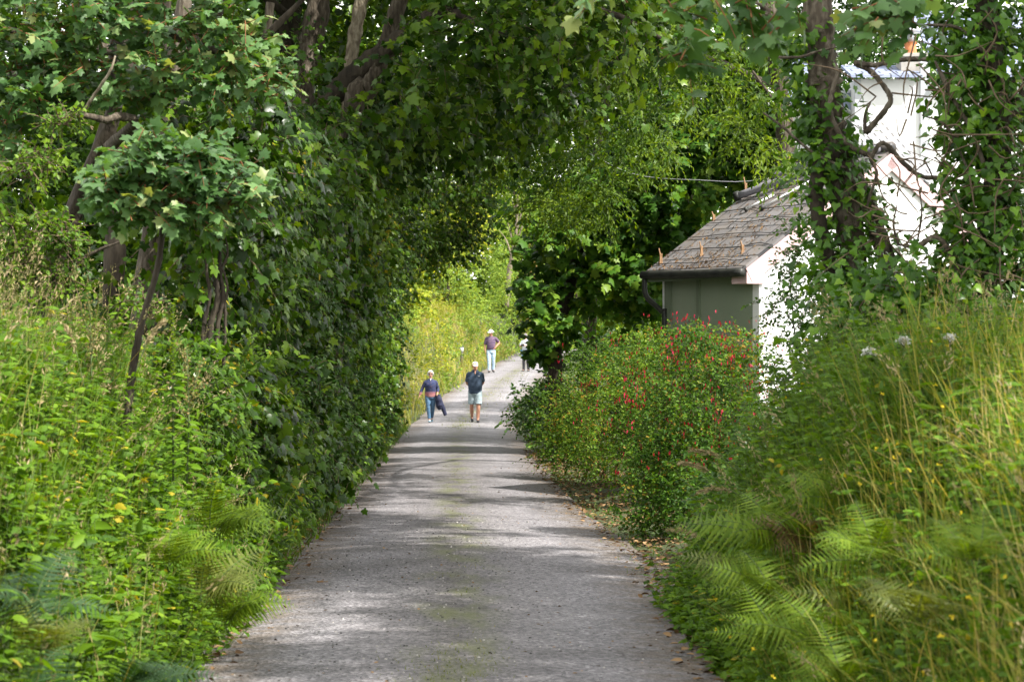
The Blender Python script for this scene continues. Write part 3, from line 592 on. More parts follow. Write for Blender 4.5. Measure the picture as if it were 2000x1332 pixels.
# 5. the tall leafy wall along the left of the lane
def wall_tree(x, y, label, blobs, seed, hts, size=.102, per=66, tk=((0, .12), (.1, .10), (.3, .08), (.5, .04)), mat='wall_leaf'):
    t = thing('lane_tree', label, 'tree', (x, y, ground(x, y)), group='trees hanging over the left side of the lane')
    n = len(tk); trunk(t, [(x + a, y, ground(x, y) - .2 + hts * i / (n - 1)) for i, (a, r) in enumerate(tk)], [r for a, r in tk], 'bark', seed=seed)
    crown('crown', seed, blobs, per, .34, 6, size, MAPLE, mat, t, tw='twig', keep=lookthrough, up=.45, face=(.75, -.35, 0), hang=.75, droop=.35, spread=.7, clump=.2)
    rg = np.random.default_rng(seed + 500)                 # ivy and elm climbing through the sycamore leaves
    crown('ivy', seed + 300, [(b[0] + .10, b[1], b[2], *b[3:]) for b in blobs if rg.random() < .62 and b[2] < 4.4], per * .9, .30, 7, .062, TOOTH, 'nettle' if seed % 2 else 'privet', t, tw='stem', keep=lookthrough, up=.5, face=(.7, -.35, 0), hang=.5, droop=.3, clump=.25)
    return t
rw = np.random.default_rng(8)
def wall(y0, y1, z0, z1, x=-2.0, lean=.10, r=.62, step=.85):
    out = []
    for z in np.arange(z0, z1, step):
        for y in np.arange(y0, y1, 1.25):
            if rw.random() < .10: continue
            out.append((x + lean * max(0, z - 2.2) + rw.normal() * .20, y + rw.normal() * .3, z + rw.normal() * .15, r * rw.uniform(.85, 1.15), .85, r * rw.uniform(.8, 1.1)))
    return out
wt1 = wall_tree(-2.55, 19.0, 'nearest lane tree with large hanging leaves beside the ferns', wall(17.6, 23, .9, 3.9, -2.05, .20), 31, 4.6)
for i, (a, b, r) in enumerate(((398, 404, .014), (412, 420, .024), (425, 430, .018), (440, 432, .012), (405, 436, .010))):
    trunk(wt1, pt([(a - 4, 720), (a, 640), (b + 6, 580), (b, 530), (a + 5, 490), (b, 440)], 17.75), [r, r, r * .9, r * .8, r * .6, r * .4], 'dark_bark', 'limb', 8, 60 + i, .35)
wall_tree(-2.5, 26, 'second lane tree along, below the leaning pale stems', wall(23.2, 30, .8, 4.6, -2.0, .14), 32, 5.2)
wall_tree(-2.5, 34, 'third lane tree in the shaded middle of the leafy wall', wall(30, 38, .8, 5.4, -1.95, .16) + [(-.6, 36, 5.6, 1.1, 1.6, .7)], 33, 6, per=54)
wall_tree(-2.5, 43, 'fourth lane tree along, dark under the arch', wall(38, 47.5, .8, 6.4, -1.95, .18) + [(-.5, 44, 5.4, 1.2, 2, .8), (.4, 45, 6.6, 1.3, 2, .9)], 34, 7, per=46)
wall_tree(-2.4, 53, 'farthest lane tree, closing the arch before the sunny bend', wall(47.5, 58.5, .8, 6.0, -1.95, .18) + [(-1.0, 55.5, 4.7, 1.0, 1.5, .8), (-.75, 55.5, 4.3, .6, 1.0, .5), (-.1, 56, 4.5, .6, 1.0, .5), (.4, 56.5, 4.9, .5, 1.0, .5), (-.2, 56, 5.2, 1.0, 1.5, .85), (.3, 56, 5.8, .7, 1.2, .8), (-.4, 58, 7.6, 1.7, 1.5, 1.3), (1.4, 59, 8.4, 1.6, 1.5, 1.4), (-1.6, 59, 9.2, 1.8, 1.5, 1.4), (.6, 59, 10, 1.6, 1.5, 1.2), (.9, 58, 6.6, .9, 1.2, .9), (-.6, 56, 6.4, 1.4, 2, 1.2), (1.6, 52, 7.4, 1.2, 2, 1.0)], 35, 7, per=44)

# bramble and ivy hedge at the foot of that wall
def hedge(label, y0, y1, seed, mat='nettle', x=-1.72, z=.6, per=150):
    t = thing('bramble_hedge', label, 'hedge', (x, (y0 + y1) / 2, ground(x, (y0 + y1) / 2)), group='brambles along the foot of the left trees')
    bl = [(x + rw.normal() * .07, y, z + rw.normal() * .15, .34, .5, .5) for y in np.arange(y0, y1, .6)] + [(x - .12, y, z + .65 + rw.normal() * .12, .36, .6, .5) for y in np.arange(y0, y1, .7)]
    build('canes', [tube([(x - .25, y0 + .1, .15), (x, y0 + .3 * (y1 - y0), .5), (x - .05, y0 + .7 * (y1 - y0), .45), (x - .2, y1 - .1, .2)], [.012, .012, .010, .008], 6, wob=.1)], [M['red_twig']], t)
    crown('foliage', seed, bl, per, .24, 6, .066, TOOTH, mat, t, tw='stem', up=.6, face=(.6, -.3, 0), hang=.4, clump=.2)
hedge('bramble hedge behind the left ferns where the leafy wall begins', 16.8, 24, 41)
hedge('bramble hedge in the middle of the left side of the lane', 24, 36, 42, 'privet')
hedge('bramble hedge at the shaded far end of the left side', 36, 58, 43, 'privet', per=50)

# 6. leaning pale stems and the canopy they carry over the lane
t = thing('leaning_sycamore', 'many-stemmed sycamore with pale leaning trunks and a dark limb over the lane', 'tree', (-1.9, 31, .4))
trunk(t, [(-2.1, 31.2, .2), (-2.05, 31.2, 2.5), *pt([(588, 210), (600, 120), (618, 20), (632, -120)], 31)], [.19, .17, .155, .15, .145, .12], 'bark', seed=2)
trunk(t, [(-2.3, 32.0, .2), *pt([(545, 200), (562, 60), (560, -80)], 32)], [.18, .17, .17, .15], 'dark_bark', seed=3)
trunk(t, [(-1.75, 31.0, .2), *pt([(668, 300), (683, 190), (690, 90), (706, 0), (715, -120)], 30.6)], [.15, .11, .09, .088, .085, .08], 'pale_bark', seed=4)
trunk(t, [(-1.7, 30.8, .2), *pt([(690, 240), (716, 180), (752, 90), (800, -60)], 30.2)], [.14, .125, .115, .10, .08], 'bark', seed=5)
trunk(t, pt([(632, 215, 30.8), (690, 150, 30.4), (780, 80, 30), (870, 15, 29.5), (980, -60, 29)], 30), [.15, .135, .115, .09, .06], 'dark_bark', 'limb', seed=6)
trunk(t, pt([(560, 30, 31), (500, -20, 30)], 31), [.06, .04], 'dark_bark', 'limb', seed=7)
trunk(t, pt([(870, 15, 29.5), (960, 60, 29), (1060, 100, 28.6)], 29), [.05, .03, .012], 'dark_bark', 'limb', 7)
trunk(t, pt([(1090, -20, 27), (1150, 15, 26.6), (1215, 35, 26.2), (1290, 75, 26)], 27), [.05, .045, .03, .02], 'dark_bark', 'limb', 7)
bl = [(-.6, 27.5, 5.2, 1.0, 1.2, .7), (.5, 27, 5.5, 1.0, 1.3, .7), (1.5, 26.5, 5.6, 1.0, 1.4, .7), (-.2, 29.5, 5.0, .9, 1.3, .7), (.9, 29, 5.3, 1.0, 1.4, .7), (2.1, 28, 5.8, 1.0, 1.4, .7),
      (-1.0, 33, 4.9, .8, 1.5, .7), (.1, 33, 5.2, 1.0, 1.5, .8), (1.1, 33, 5.5, 1.0, 1.5, .8), (-.4, 36, 5.4, 1.2, 1.6, .9), (.8, 36.5, 5.6, 1.2, 1.6, .9), (-1.3, 27.5, 4.6, .5, .9, .6), (-1.0, 30.5, 4.2, .45, .9, .6),
      (.0, 28, 7.2, 1.8, 2.5, .9), (1.6, 29, 7.4, 1.8, 2.5, .9), (-1.6, 30, 7.5, 1.6, 2.4, .9), (.3, 34, 7.6, 2.0, 2.8, .9), (2.3, 33, 7.3, 1.4, 2.4, .8), (-1.8, 24, 6.2, 1.2, 1.8, .8)]
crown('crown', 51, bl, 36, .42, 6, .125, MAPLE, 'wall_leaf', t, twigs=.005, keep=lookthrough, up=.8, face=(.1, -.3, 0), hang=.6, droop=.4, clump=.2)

# 7. ash hanging over the right of the lane
t = thing('ash_tree', 'ash with fine drooping bright leaflets hanging over the right of the lane', 'tree', (5.6, 39.8, .1))
trunk(t, [(5.6, 39.8, 0), (5.5, 39.8, 2.5), (5.4, 39.6, 5), (5.0, 39, 7.5), (4.4, 38.4, 9.5)], [.2, .18, .15, .12, .07], 'bark', seed=8)
trunk(t, [(5.3, 39.5, 6.2), (3.4, 37.5, 6.6), (1.6, 35.6, 6.3)], [.06, .04, .015], 'dark_bark', 'limb', 8)
trunk(t, [(5.0, 39, 7.2), (4.3, 35, 7.4), (3.8, 31, 6.7), (3.5, 28, 5.8)], [.05, .04, .02, .008], 'dark_bark', 'limb', 8)
trunk(t, pt([(1470, 140, 27), (1540, 230, 26.6), (1600, 270, 26)], 27), [.015, .012, .006], 'bark', 'limb', 6)
bl = blobs_px([(1060, 400, 62, 52, 36), (1120, 420, 66, 46, 35), (1185, 390, 62, 62, 34), (1110, 330, 80, 60, 36), (1200, 300, 70, 70, 34), (1250, 230, 62, 60, 33), (1180, 210, 90, 70, 36), (1300, 300, 36, 60, 33), (1080, 240, 90, 70, 38), (1250, 120, 90, 80, 33), (1140, 110, 100, 80, 36), (1030, 140, 90, 80, 38), (1330, 180, 60, 70, 31), (1050, 40, 110, 70, 38), (1200, 20, 120, 80, 35), (1010, 320, 50, 30, 40), (985, 260, 60, 60, 42)], 35, .8)
bl += blobs_px([(1400, 170, 70, 60, 28), (1440, 260, 66, 52, 27.5), (1500, 300, 52, 40, 27), (1480, 200, 60, 50, 27), (1380, 80, 90, 70, 29), (1530, 330, 30, 26, 26.5), (1560, 130, 50, 80, 27), (1500, 60, 90, 80, 28)], 28, .6)
crown('crown', 52, bl, 78, .36, 9, .080, NARROW, 'ash', t, twigs=.0035, tw='stem', up=.6, face=(.1, -.35, 0), hang=.5, droop=.4, spread=.85, upb=-.05, clump=.22, jit=.35)

# 8. dark sycamore by the bend, right of the lane
t = thing('dark_sycamore', 'full dark green sycamore on a black trunk between the lane and the outbuilding', 'tree', (1.85, 45.5, .05))
trunk(t, [(1.95, 45.6, -.1), (1.86, 45.5, 1.2), (1.85, 45.4, 2.2), (2.3, 45.6, 4.0), (2.9, 45.8, 7)], [.17, .14, .13, .11, .06], 'dark_bark', seed=9)
bl = blobs_px([(1060, 480, 52, 50), (1050, 560, 46, 50), (1060, 630, 42, 36), (1056, 682, 20, 36), (1130, 450, 60, 55), (1200, 440, 62, 60), (1270, 400, 60, 60), (1340, 370, 60, 55), (1130, 550, 65, 62), (1210, 530, 62, 60), (1270, 500, 52, 60), (1240, 590, 60, 36), (1330, 300, 70, 60), (1410, 330, 60, 50), (1260, 320, 70, 60), (1180, 360, 70, 60), (1400, 250, 70, 60), (1480, 290, 60, 60), (1560, 300, 60, 70), (1300, 230, 80, 60), (1500, 210, 90, 70), (1400, 150, 90, 70), (1320, 460, 40, 50), (1350, 60, 110, 90), (1500, 100, 100, 80), (1100, 640, 40, 34)], 45.3, 1.0)
crown('crown', 53, bl, 40, .40, 6, .175, MAPLE, 'sycamore', t, twigs=.006, up=.85, face=(-.1, -.7, 0), hang=.45, droop=.25, clump=.24)

# 9. background trees closing the view
def back_tree(x, y, h, r, label, seed, mat='far_green', size=.20, per=9, low=.15, tkr=.2, name='background_tree', tb='bark'):
    z0 = float(ground(x, y)); t = thing(name, label, 'tree', (x, y, z0), group='trees closing the view')
    trunk(t, [(x, y, z0 - .2), (x + .1, y, z0 + h * .35), (x - .1, y, z0 + h * .7)], [tkr, tkr * .8, tkr * .4], tb, seed=seed)
    rg = np.random.default_rng(seed); bl = []
    for _ in range(14):
        q = rg.random(); rr = r * (.55 - .25 * abs(q - .45)); a = rg.uniform(0, 6.28); d_ = r * .55 * rg.random() ** .5
        bl.append((x + d_ * math.cos(a), y + d_ * math.sin(a), z0 + h * (low + (1 - low) * q) - rr * .3, rr, rr, rr * .8))
    crown('crown', seed + 1, bl, per, .6, 6, size, OVAL, mat, t, twigs=False, up=.7, face=(0, -.4, 0), hang=.3, clump=.22)
back_tree(9.5, 60, 10, 4.2, 'tall sunlit tree above the roof of the white house', 61, size=.16, per=12, low=.3)
back_tree(8.4, 51, 10.5, 2.6, 'bushy tree rising just behind the chimney of the white house', 72, 'privet', .12, 34, low=.45)
back_tree(3.3, 62, 12, 3.2, 'leafy tree right behind the ash at the end of the arch', 73, 'sycamore', .17, 18, low=.5)
back_tree(15, 64, 12, 5, 'tall tree farthest along behind the white house', 62)
back_tree(5.5, 58, 12, 4.5, 'tree behind the dark sycamore over the outbuilding roof', 63, 'sycamore', .2, 12)
back_tree(6.4, 68, 9, 3.0, 'tree behind the dark sycamore beside the sunny bend', 64, 'sycamore', .2, 12)
back_tree(6.3, 73, 13, 3.4, 'tall tree rising behind the arch over the near end of the bend', 68, 'far_green', .2, 12, low=.45)
back_tree(-3.2, 68, 12, 3.4, 'tall tree on the bank just beyond the last lane tree', 69, 'far_green', .2, 12, low=.35)
back_tree(-8, 42, 11, 4.5, 'tree in the wood behind the left leafy wall', 65, 'wall_leaf', .2, 9)
back_tree(-5.5, 52, 11, 3.6, 'tree at the back of the left wood near the bend', 66, 'wall_leaf', .2, 9)
back_tree(-6.6, 29, 9, 3.2, 'dim tree in the wood between the hawthorn and the leaning stems', 70, 'wall_leaf', .18, 14, low=.05)
back_tree(-4.4, 39, 10, 2.8, 'dim tree close behind the fourth lane tree', 71, 'wall_leaf', .18, 12, low=.05)
back_tree(-9.5, 34, 11, 4, 'dim tree at the back of the wood on the left edge', 67, 'wall_leaf', .2, 9)

# 10. ivy covered trees on the right bank
def ivy_on(rng, pts, rad, n, par, size=.075, spread=.10, seed=0, name='ivy', mat='ivy', tpl=None):
    C = catmull(pts, 8); r = np.interp(np.linspace(0, 1, len(C)), np.linspace(0, 1, len(rad)), rad)
    i = rng.integers(0, len(C), n); u = unit(rng.normal(size=(n, 3)) * np.array([1, 1, .5])); k = r[i] + np.abs(rng.normal(size=n)) * spread
    cl = np.sin(i * .9 + seed) * .5 + .5; k = k + cl * spread * .8
    P = C[i] + u * k[:, None]; A = u * .5 + rng.normal(size=(n, 3)) * .45; A[:, 2] -= .6; N = u * .8 + np.array([.15, -.35, .5]) + rng.normal(size=(n, 3)) * .35
    return build(name, [inst(tpl or IVYL, P, A, N, size * (.55 + .7 * rng.random(n)), np.clip(.4 + .25 * rng.normal(size=n) + .15 * (cl - .5), 0, 1))], [M[mat]], par)
ri = np.random.default_rng(77)
DA = 16.6
t = thing('ivy_tree', 'ivy clad tree in front of the outbuilding, bare brown at the top and forked below', 'tree', (*at(1690, 0, DA)[:2], 1.0))
pA = pt([(1700, 760), (1690, 640), (1672, 520), (1655, 400), (1632, 290), (1612, 200), (1606, 110), (1598, 0), (1592, -120)], DA)
trunk(t, pA, [.10, .09, .085, .10, .105, .11, .10, .095, .09], 'bark', seed=11)
pB = pt([(1628, 290), (1596, 350), (1600, 430), (1622, 520), (1650, 620), (1670, 740)], DA - .1)
trunk(t, pB, [.07, .055, .05, .05, .05, .05], 'dark_bark', 'limb', 9, 12)
pC = pt([(1660, 330), (1690, 390), (1712, 450), (1738, 540), (1752, 640), (1760, 760)], DA - .05)
trunk(t, pC, [.05, .06, .062, .065, .068, .07], 'bark', 'limb', 9, 13)
curls = [([(1705, 305), (1668, 292), (1640, 262), (1620, 215), (1628, 170), (1642, 135)], .020), ([(1690, 260), (1712, 235), (1738, 200), (1730, 175), (1700, 140), (1672, 128)], .022),
         ([(1668, 124), (1710, 128), (1760, 118), (1820, 118), (1890, 130)], .020), ([(1700, 310), (1725, 280), (1765, 320), (1800, 345), (1850, 350), (1890, 365)], .019),
         ([(1690, 262), (1690, 225), (1700, 200)], .014), ([(1500, 112), (1560, 112), (1600, 100), (1640, 92)], .011), ([(1480, 40), (1500, 20), (1440, -10)], .016),
         ([(1655, 330), (1590, 300), (1530, 250), (1490, 220)], .010), ([(1700, 310), (1712, 340), (1700, 380), (1690, 420)], .012)]
for i, (c, r) in enumerate(curls):
    trunk(t, pt(c, DA - .2), [r] + [r * .85] * (len(c) - 2) + [r * .5], 'bark', 'branch', 7, 20 + i, .2)
ivy_on(ri, pA[:6], [.10] * 6, 900, t, .064, .10)
ivy_on(ri, pB, [.06] * 6, 560, t, .062, .08)
ivy_on(ri, pC, [.06] * 6, 400, t, .062, .06)
ivy_on(ri, pt([(1560, 40), (1568, 130), (1580, 220), (1598, 300)], DA), [.03] * 4, 620, t, .066, .10)
ivy_on(ri, pt([(1670, 560), (1680, 640), (1660, 720)], DA - .3), [.14] * 3, 1100, t, .068, .16)
DB = 15.6
t = thing('ivy_tree', 'thickly ivy covered tree at the right edge, tangled with bare twigs', 'tree', (*at(1920, 0, DB)[:2], 1.1), group=None)
pD = pt([(1900, 760), (1912, 640), (1930, 520), (1938, 420), (1946, 300), (1942, 180), (1928, 60), (1915, -120)], DB)
trunk(t, pD, [.085, .08, .075, .08, .08, .085, .08, .075], 'dark_bark', seed=14)
pE = pt([(1945, 300), (1985, 220), (2030, 120), (2080, 0)], DB)
trunk(t, pE, [.05, .045, .04, .04], 'bark', 'limb', 8, 15)
more = [([(1905, 640), (1880, 560), (1855, 495), (1828, 464), (1790, 482), (1755, 478)], .020), ([(1925, 330), (1895, 250), (1868, 205), (1840, 150), (1826, 120)], .017), ([(1940, 400), (1900, 350), (1850, 250), (1800, 225)], .010),
        ([(1940, 300), (1985, 330), (2010, 300)], .014), ([(1935, 120), (1880, 60), (1830, 50), (1760, 52)], .012), ([(1920, 560), (1860, 600), (1800, 620), (1740, 600)], .012), ([(1940, 200), (1980, 160), (2020, 150)], .013), ([(1755, 478), (1745, 440), (1752, 400)], .010), ([(1790, 482), (1800, 420), (1796, 370)], .008)]
for i, (c, r) in enumerate(more):
    trunk(t, pt(c, DB - .15), [r] + [r * .85] * (len(c) - 2) + [r * .4], 'bark', 'branch', 7, 40 + i, .2)
ivy_on(ri, pD, [.10] * 8, 2900, t, .068, .15)
ivy_on(ri, pt([(1868, -20), (1872, 80), (1872, 180), (1895, 280), (1905, 380), (1895, 480), (1860, 590)], DB), [.05] * 7, 1500, t, .066, .11)
ivy_on(ri, pt([(2000, -20), (1990, 120), (1995, 300), (1985, 480), (1990, 620)], DB + .2), [.06] * 5, 1500, t, .068, .16)
ivy_on(ri, pt([(1720, 600), (1790, 570), (1850, 620), (1900, 680)], DB - .3), [.12] * 4, 1700, t, .072, .18)
tw_ = []
for i in range(150):
    a = at(ri.uniform(1700, 1990), ri.uniform(60, 640), DB - ri.random() * .5); b = a + unit(ri.normal(size=3)) * ri.uniform(.15, .5)
    tw_.append(tube([a, (a + b) / 2 + ri.normal(size=3) * .05, b], [.006, .005, .002], 4, wob=0, n=3))
build('twigs', tw_, [M['twig']], t)['kind'] = 'stuff'

ls = [o for o in bpy.data.objects if o.name == 'leaning_sycamore'][0]
ivy_on(ri, [(-2.1, 31.1, .5), (-2.05, 31.1, 2.5), *pt([(588, 210), (600, 120), (612, 60)], 30.9)], [.19] * 5, 420, ls, .07, .03)
ivy_on(ri, [(-2.3, 31.9, 1), *pt([(545, 200), (562, 60), (560, -40)], 31.8)], [.18] * 4, 420, ls, .07, .04)
# near sycamore bough dipping into the top of the frame
t = thing('near_sycamore', 'sycamore bough with big soft-focus leaves dipping in at the top right', 'tree', (3.35, 10.6, 1.2))
trunk(t, [(3.6, 10.6, .8), (3.5, 10.7, 2.4), (3.3, 11, 4.2), (2.9, 11.2, 5.6)], [.15, .13, .11, .07], 'bark', seed=16)
trunk(t, [(3.3, 11, 4.2), (2.5, 11.6, 4.5), (1.8, 12, 4.2), (1.2, 12.2, 3.9)], [.05, .035, .02, .008], 'bark', 'limb', 7)
crown('crown', 56, blobs_px([(1330, 40, 60, 60), (1420, 10, 80, 40), (1500, 40, 50, 40), (1690, 40, 40, 60), (1740, 10, 50, 40), (1800, 10, 50, 36), (1340, 110, 40, 40), (1180, -20, 60, 40), (1500, -60, 200, 60)], 12.2, .4), 60, .24, 5, .100, MAPLE, 'sunny_sycamore', t, tw='red_twig', up=.8, face=(0, -.4, 0), hang=.5, clump=.2)

# the upper crowns that shade the lane, out of the frame above
def upper(par, seed, bl, per=17, size=.19, mat='sycamore', name='upper_crown'):
    crown(name, seed, bl, per, .6, 7, size, OVAL, mat, par, twigs=False, up=1.0, hang=.1, droop=.2, inner=.2)
ru = np.random.default_rng(19)
def roof_blobs(x0, x1, y0, y1, z0, z1, n, r=(1.2, 1.9), up=3.0):
    return [(ru.uniform(x0, x1) + .7 * up, ru.uniform(y0, y1) - .42 * up, ru.uniform(z0, z1) + up, (q := ru.uniform(*r)), q * 1.1, q * .55) for _ in range(n)]
for o in list(bpy.data.objects):
    if o.parent or not o.get('label'): continue
    if o['label'].startswith('ivy clad'): upper(o, 151, roof_blobs(5.6, 7.6, 9.5, 15, 7.6, 9.8, 16, (1.1, 1.5)) + roof_blobs(4.4, 7.4, 14.5, 17.4, 7.6, 9.8, 10, (1.1, 1.5)) + roof_blobs(4.3, 5.7, 14.5, 23, 8.2, 9.8, 17, (1.0, 1.35)) + roof_blobs(1.6, 4.0, 18, 25, 8.0, 10, 20))
    if o['label'].startswith('thickly ivy'): upper(o, 152, roof_blobs(5.3, 6.2, 5.0, 10, 7.6, 9.4, 8, (1.0, 1.4)) + roof_blobs(4.2, 6.2, 0, 6, 7.6, 9.4, 12, (1.1, 1.5)) + roof_blobs(2.0, 4.0, 2.5, 5.6, 7.6, 9, 8, (1.1, 1.4)))
    if o.name == 'ash_tree': upper(o, 153, roof_blobs(1.6, 3.8, 24, 34, 8.0, 9.8, 9), mat='ash'); upper(o, 157, roof_blobs(4.4, 5.6, 28, 41, 8.6, 10, 8, (1.0, 1.4)), mat='ash')
    if o.name == 'dark_sycamore': upper(o, 154, roof_blobs(4.4, 8.2, 48.5, 55, 8.6, 10.5, 46, (1.0, 1.5)) + roof_blobs(1.4, 4.6, 47, 56, 8.2, 9.8, 18, (1.0, 1.5), 0), per=26)
    if o.name == 'leaning_sycamore': upper(o, 155, roof_blobs(-3.4, 2.2, 24, 44, 8.0, 11, 44, up=0)); upper(o, 156, roof_blobs(-5, -1.0, 32, 44, 6.4, 9.6, 26, up=0), mat='wall_leaf')

# ---------------------------------------------------------------- shrubs on the right
def fuchsia(x, y, label, bl, seed, per, nf, mat='fuchsia'):
    z0 = float(ground(x, y)); t = thing('fuchsia_bush', label, 'shrub', (x, y, z0), group='fuchsias in front of the outbuilding')
    rg = np.random.default_rng(seed); B = [(x + a, y + b, z0 + c, r, r, rz) for a, b, c, r, rz in bl]
    st = []
    for i in range(16):
        b = B[rg.integers(len(B))]; e = np.array(b[:3]) + rg.normal(size=3) * .18; e[2] = min(e[2], z0 + 1.55); s_ = np.array((x + rg.normal() * .18, y + rg.normal() * .2, z0 - .05))
        st.append(tube([s_, s_ * .5 + e * .5 + (0, 0, .15), e], [.010, .007, .003], 5, wob=0))
    build('stems', st, [M['red_twig']], t)
    crown('foliage', seed, B, per * .8, .26, 8, .040, OVAL, mat, t, twigs=.0016, tw='stem', up=.75, face=(0, -.35, 0), droop=.35, hang=.25, clump=.24, upb=.35)
    O, D, T = blob_twigs(rg, [b for b in B if b[2] > z0 + .8], 60, .2, inner=.85); q = rg.permutation(len(O))[:nf]; O = O[q] + D[q] * .20 + (0, -.05, 0); O = O[O[:, 2] > z0 + .7]
    k = 3; P = np.repeat(O, k, 0) + rg.normal(size=(len(O) * k, 3)) * .035; A = rg.normal(size=P.shape) * .18 - np.array([0, 0, 1])
    ps = [inst(tpl_oval(.16), P, A, rg.normal(size=P.shape), rg.uniform(.030, .050, len(P)), np.repeat(rg.random(len(O)), k))]
    ps.append(inst(tpl_oval(.20), P, A, np.cross(A, rg.normal(size=P.shape)), rg.uniform(.028, .044, len(P)), np.repeat(rg.random(len(O)), k)))
    build('flowers', ps, [M['red_flower']], t)['kind'] = 'stuff'
fuchsia(2.38, 23.4, 'nearest fuchsia, dark below and full of red flowers at the house corner', [(0, 0, .45, .75, .5), (-.55, -.3, .35, .4, .35), (.6, 0, .5, .6, .5), (-.2, -.5, .5, .5, .45), (0, 0, .75, .62, .55), (-.1, 0, 1.35, .62, .5), (.35, .1, 1.5, .5, .45), (-.35, -.1, 1.15, .5, .45), (.0, .1, 1.72, .45, .34), (.45, .1, 1.9, .28, .25), (-.05, 0, 1.98, .3, .22), (-.3, -.15, .7, .5, .45), (.6, .2, 1.0, .5, .5)], 71, 420, 300)
fuchsia(2.55, 29.2, 'middle fuchsia with scattered red flowers under the grey-green wall', [(-.3, -.2, .4, .75, .42), (.5, 0, .45, .7, .45), (0, 0, .8, .75, .6), (-.4, 0, 1.3, .6, .45), (.3, 0, 1.45, .65, .45), (-.15, 0, 1.75, .5, .32), (-.7, 0, .9, .55, .5), (.4, 0, 1.8, .4, .3)], 72, 290, 110, 'fuchsia_pale')
fuchsia(2.12, 35.2, 'farthest fuchsia, yellow green and rounded beside the lane', [(0, -.2, .4, .9, .42), (-.62, 0, .5, .5, .45), (-.5, .9, .9, .5, .5), (-.3, 1.6, 1.0, .5, .5), (.2, .8, 1.7, .5, .35), (0, 0, .8, .75, .65), (-.35, 0, 1.3, .6, .5), (.4, 0, 1.5, .7, .5), (0, 0, 1.8, .6, .35), (.8, 0, 1.3, .6, .5), (-.5, 0, .7, .5, .5), (.9, 0, 1.9, .4, .25)], 73, 270, 60, 'fuchsia_pale')
def shrub(name, x, y, label, bl, seed, per, Lt, K, size, tpl, mat, cat='shrub', z=None, group=None, twm='twig', trunkr=.02, **kw):
    z0 = float(ground(x, y)) if z is None else z; t = thing(name, label, cat, (x, y, z0), group=group)
    rg = np.random.default_rng(seed); st = []
    for i in range(7):
        b = bl[rg.integers(len(bl))]; e = np.array((x + b[0], y + b[1], z0 + b[2]))
        st.append(tube([(x + rg.normal() * .06, y + rg.normal() * .06, z0 - .1), ((x + e[0]) / 2, (y + e[1]) / 2, (z0 + e[2]) / 2 + .1), tuple(e)], [trunkr, trunkr * .7, trunkr * .3], 6, wob=.05))
    if trunkr > 0: build('stems', st, [M['dark_bark']], t)
    crown('foliage', seed, [(x + a, y + b, z0 + c, r, r, rz) for a, b, c, r, rz in bl], per, Lt, K, size, tpl, mat, t, twigs=.003, tw=twm, **kw)
    return t
shrub('privet_bush', 2.72, 18.6, 'dark small-leaved privet in front of the white gable', [(0, 0, 2.25, .26, .26), (.25, 0, 1.95, .30, .3), (-.12, 0, 1.75, .28, .26), (.3, 0, 1.5, .38, .35), (0, 0, 1.25, .42, .36), (.45, .1, 1.1, .4, .4), (-.15, 0, 2.1, .18, .16)], 74, 300, .22, 9, .038, OVAL, 'privet', z=.35, trunkr=.012, up=.7, face=(0, -.4, 0), droop=.3, hang=.2)
shrub('elder_bush', 2.45, 20.6, 'dark green bush filling the gap between the near fuchsia and the right bank', [(0, 0, .4, .55, .45), (.5, -.3, .6, .55, .5), (.1, -.8, .5, .5, .5), (.6, -1.2, .7, .5, .55), (.3, -.4, 1.05, .5, .4), (.9, -.8, 1.1, .5, .45), (1.2, .2, .9, .6, .6), (.75, -1.6, 1.1, .4, .4)], 78, 150, .24, 7, .07, OVAL, 'privet', up=.75, face=(-.1, -.4, 0), hang=.3)
shrub('laurel_bush', 1.74, 55, 'rounded green bush at the lane edge by the walkers', [(0, 0, .5, .5, .5), (.2, 0, .95, .45, .4), (-.25, 0, .6, .4, .4), (.5, 0, .6, .5, .5), (.4, .3, 1.25, .35, .3)], 75, 190, .2, 7, .065, OVAL, 'fuchsia', up=.8, face=(-.2, -.4, 0))
shrub('laurel_bush', 1.66, 41.5, 'small broad-leaved bush on the litter at the foot of the dark sycamore', [(0, 0, .35, .34, .32), (.25, 0, .5, .3, .3), (.5, .2, .4, .34, .35), (-.1, .2, .6, .24, .2)], 76, 130, .2, 6, .085, OVAL, 'sycamore', up=.8, face=(-.2, -.5, 0))
shrub('laurel_bush', 2.3, 47.5, 'dark bush under the dark sycamore', [(0, 0, .5, .6, .5), (.6, 0, .8, .7, .6), (-.4, 0, .9, .5, .5), (1.3, 0, .8, .7, .7), (2.1, 0, .8, .7, .7), (-.25, 0, 1.5, .45, .5), (.2, .1, 2.0, .5, .4), (-.6, 1.5, .8, .6, .6), (-.75, 3, .8, .6, .6), (.8, 0, 1.7, .7, .5)], 77, 90, .25, 6, .10, OVAL, 'privet', up=.8, face=(-.2, -.4, 0))
# ---------------------------------------------------------------- banks: nettles, grass, ferns
def stuff(name, parts, mats, label=None, cat=None):
    o = build(name, parts, mats); o['kind'] = 'stuff'
    if label: tag(o, label, cat)
    return o
g = np.random.default_rng(101)
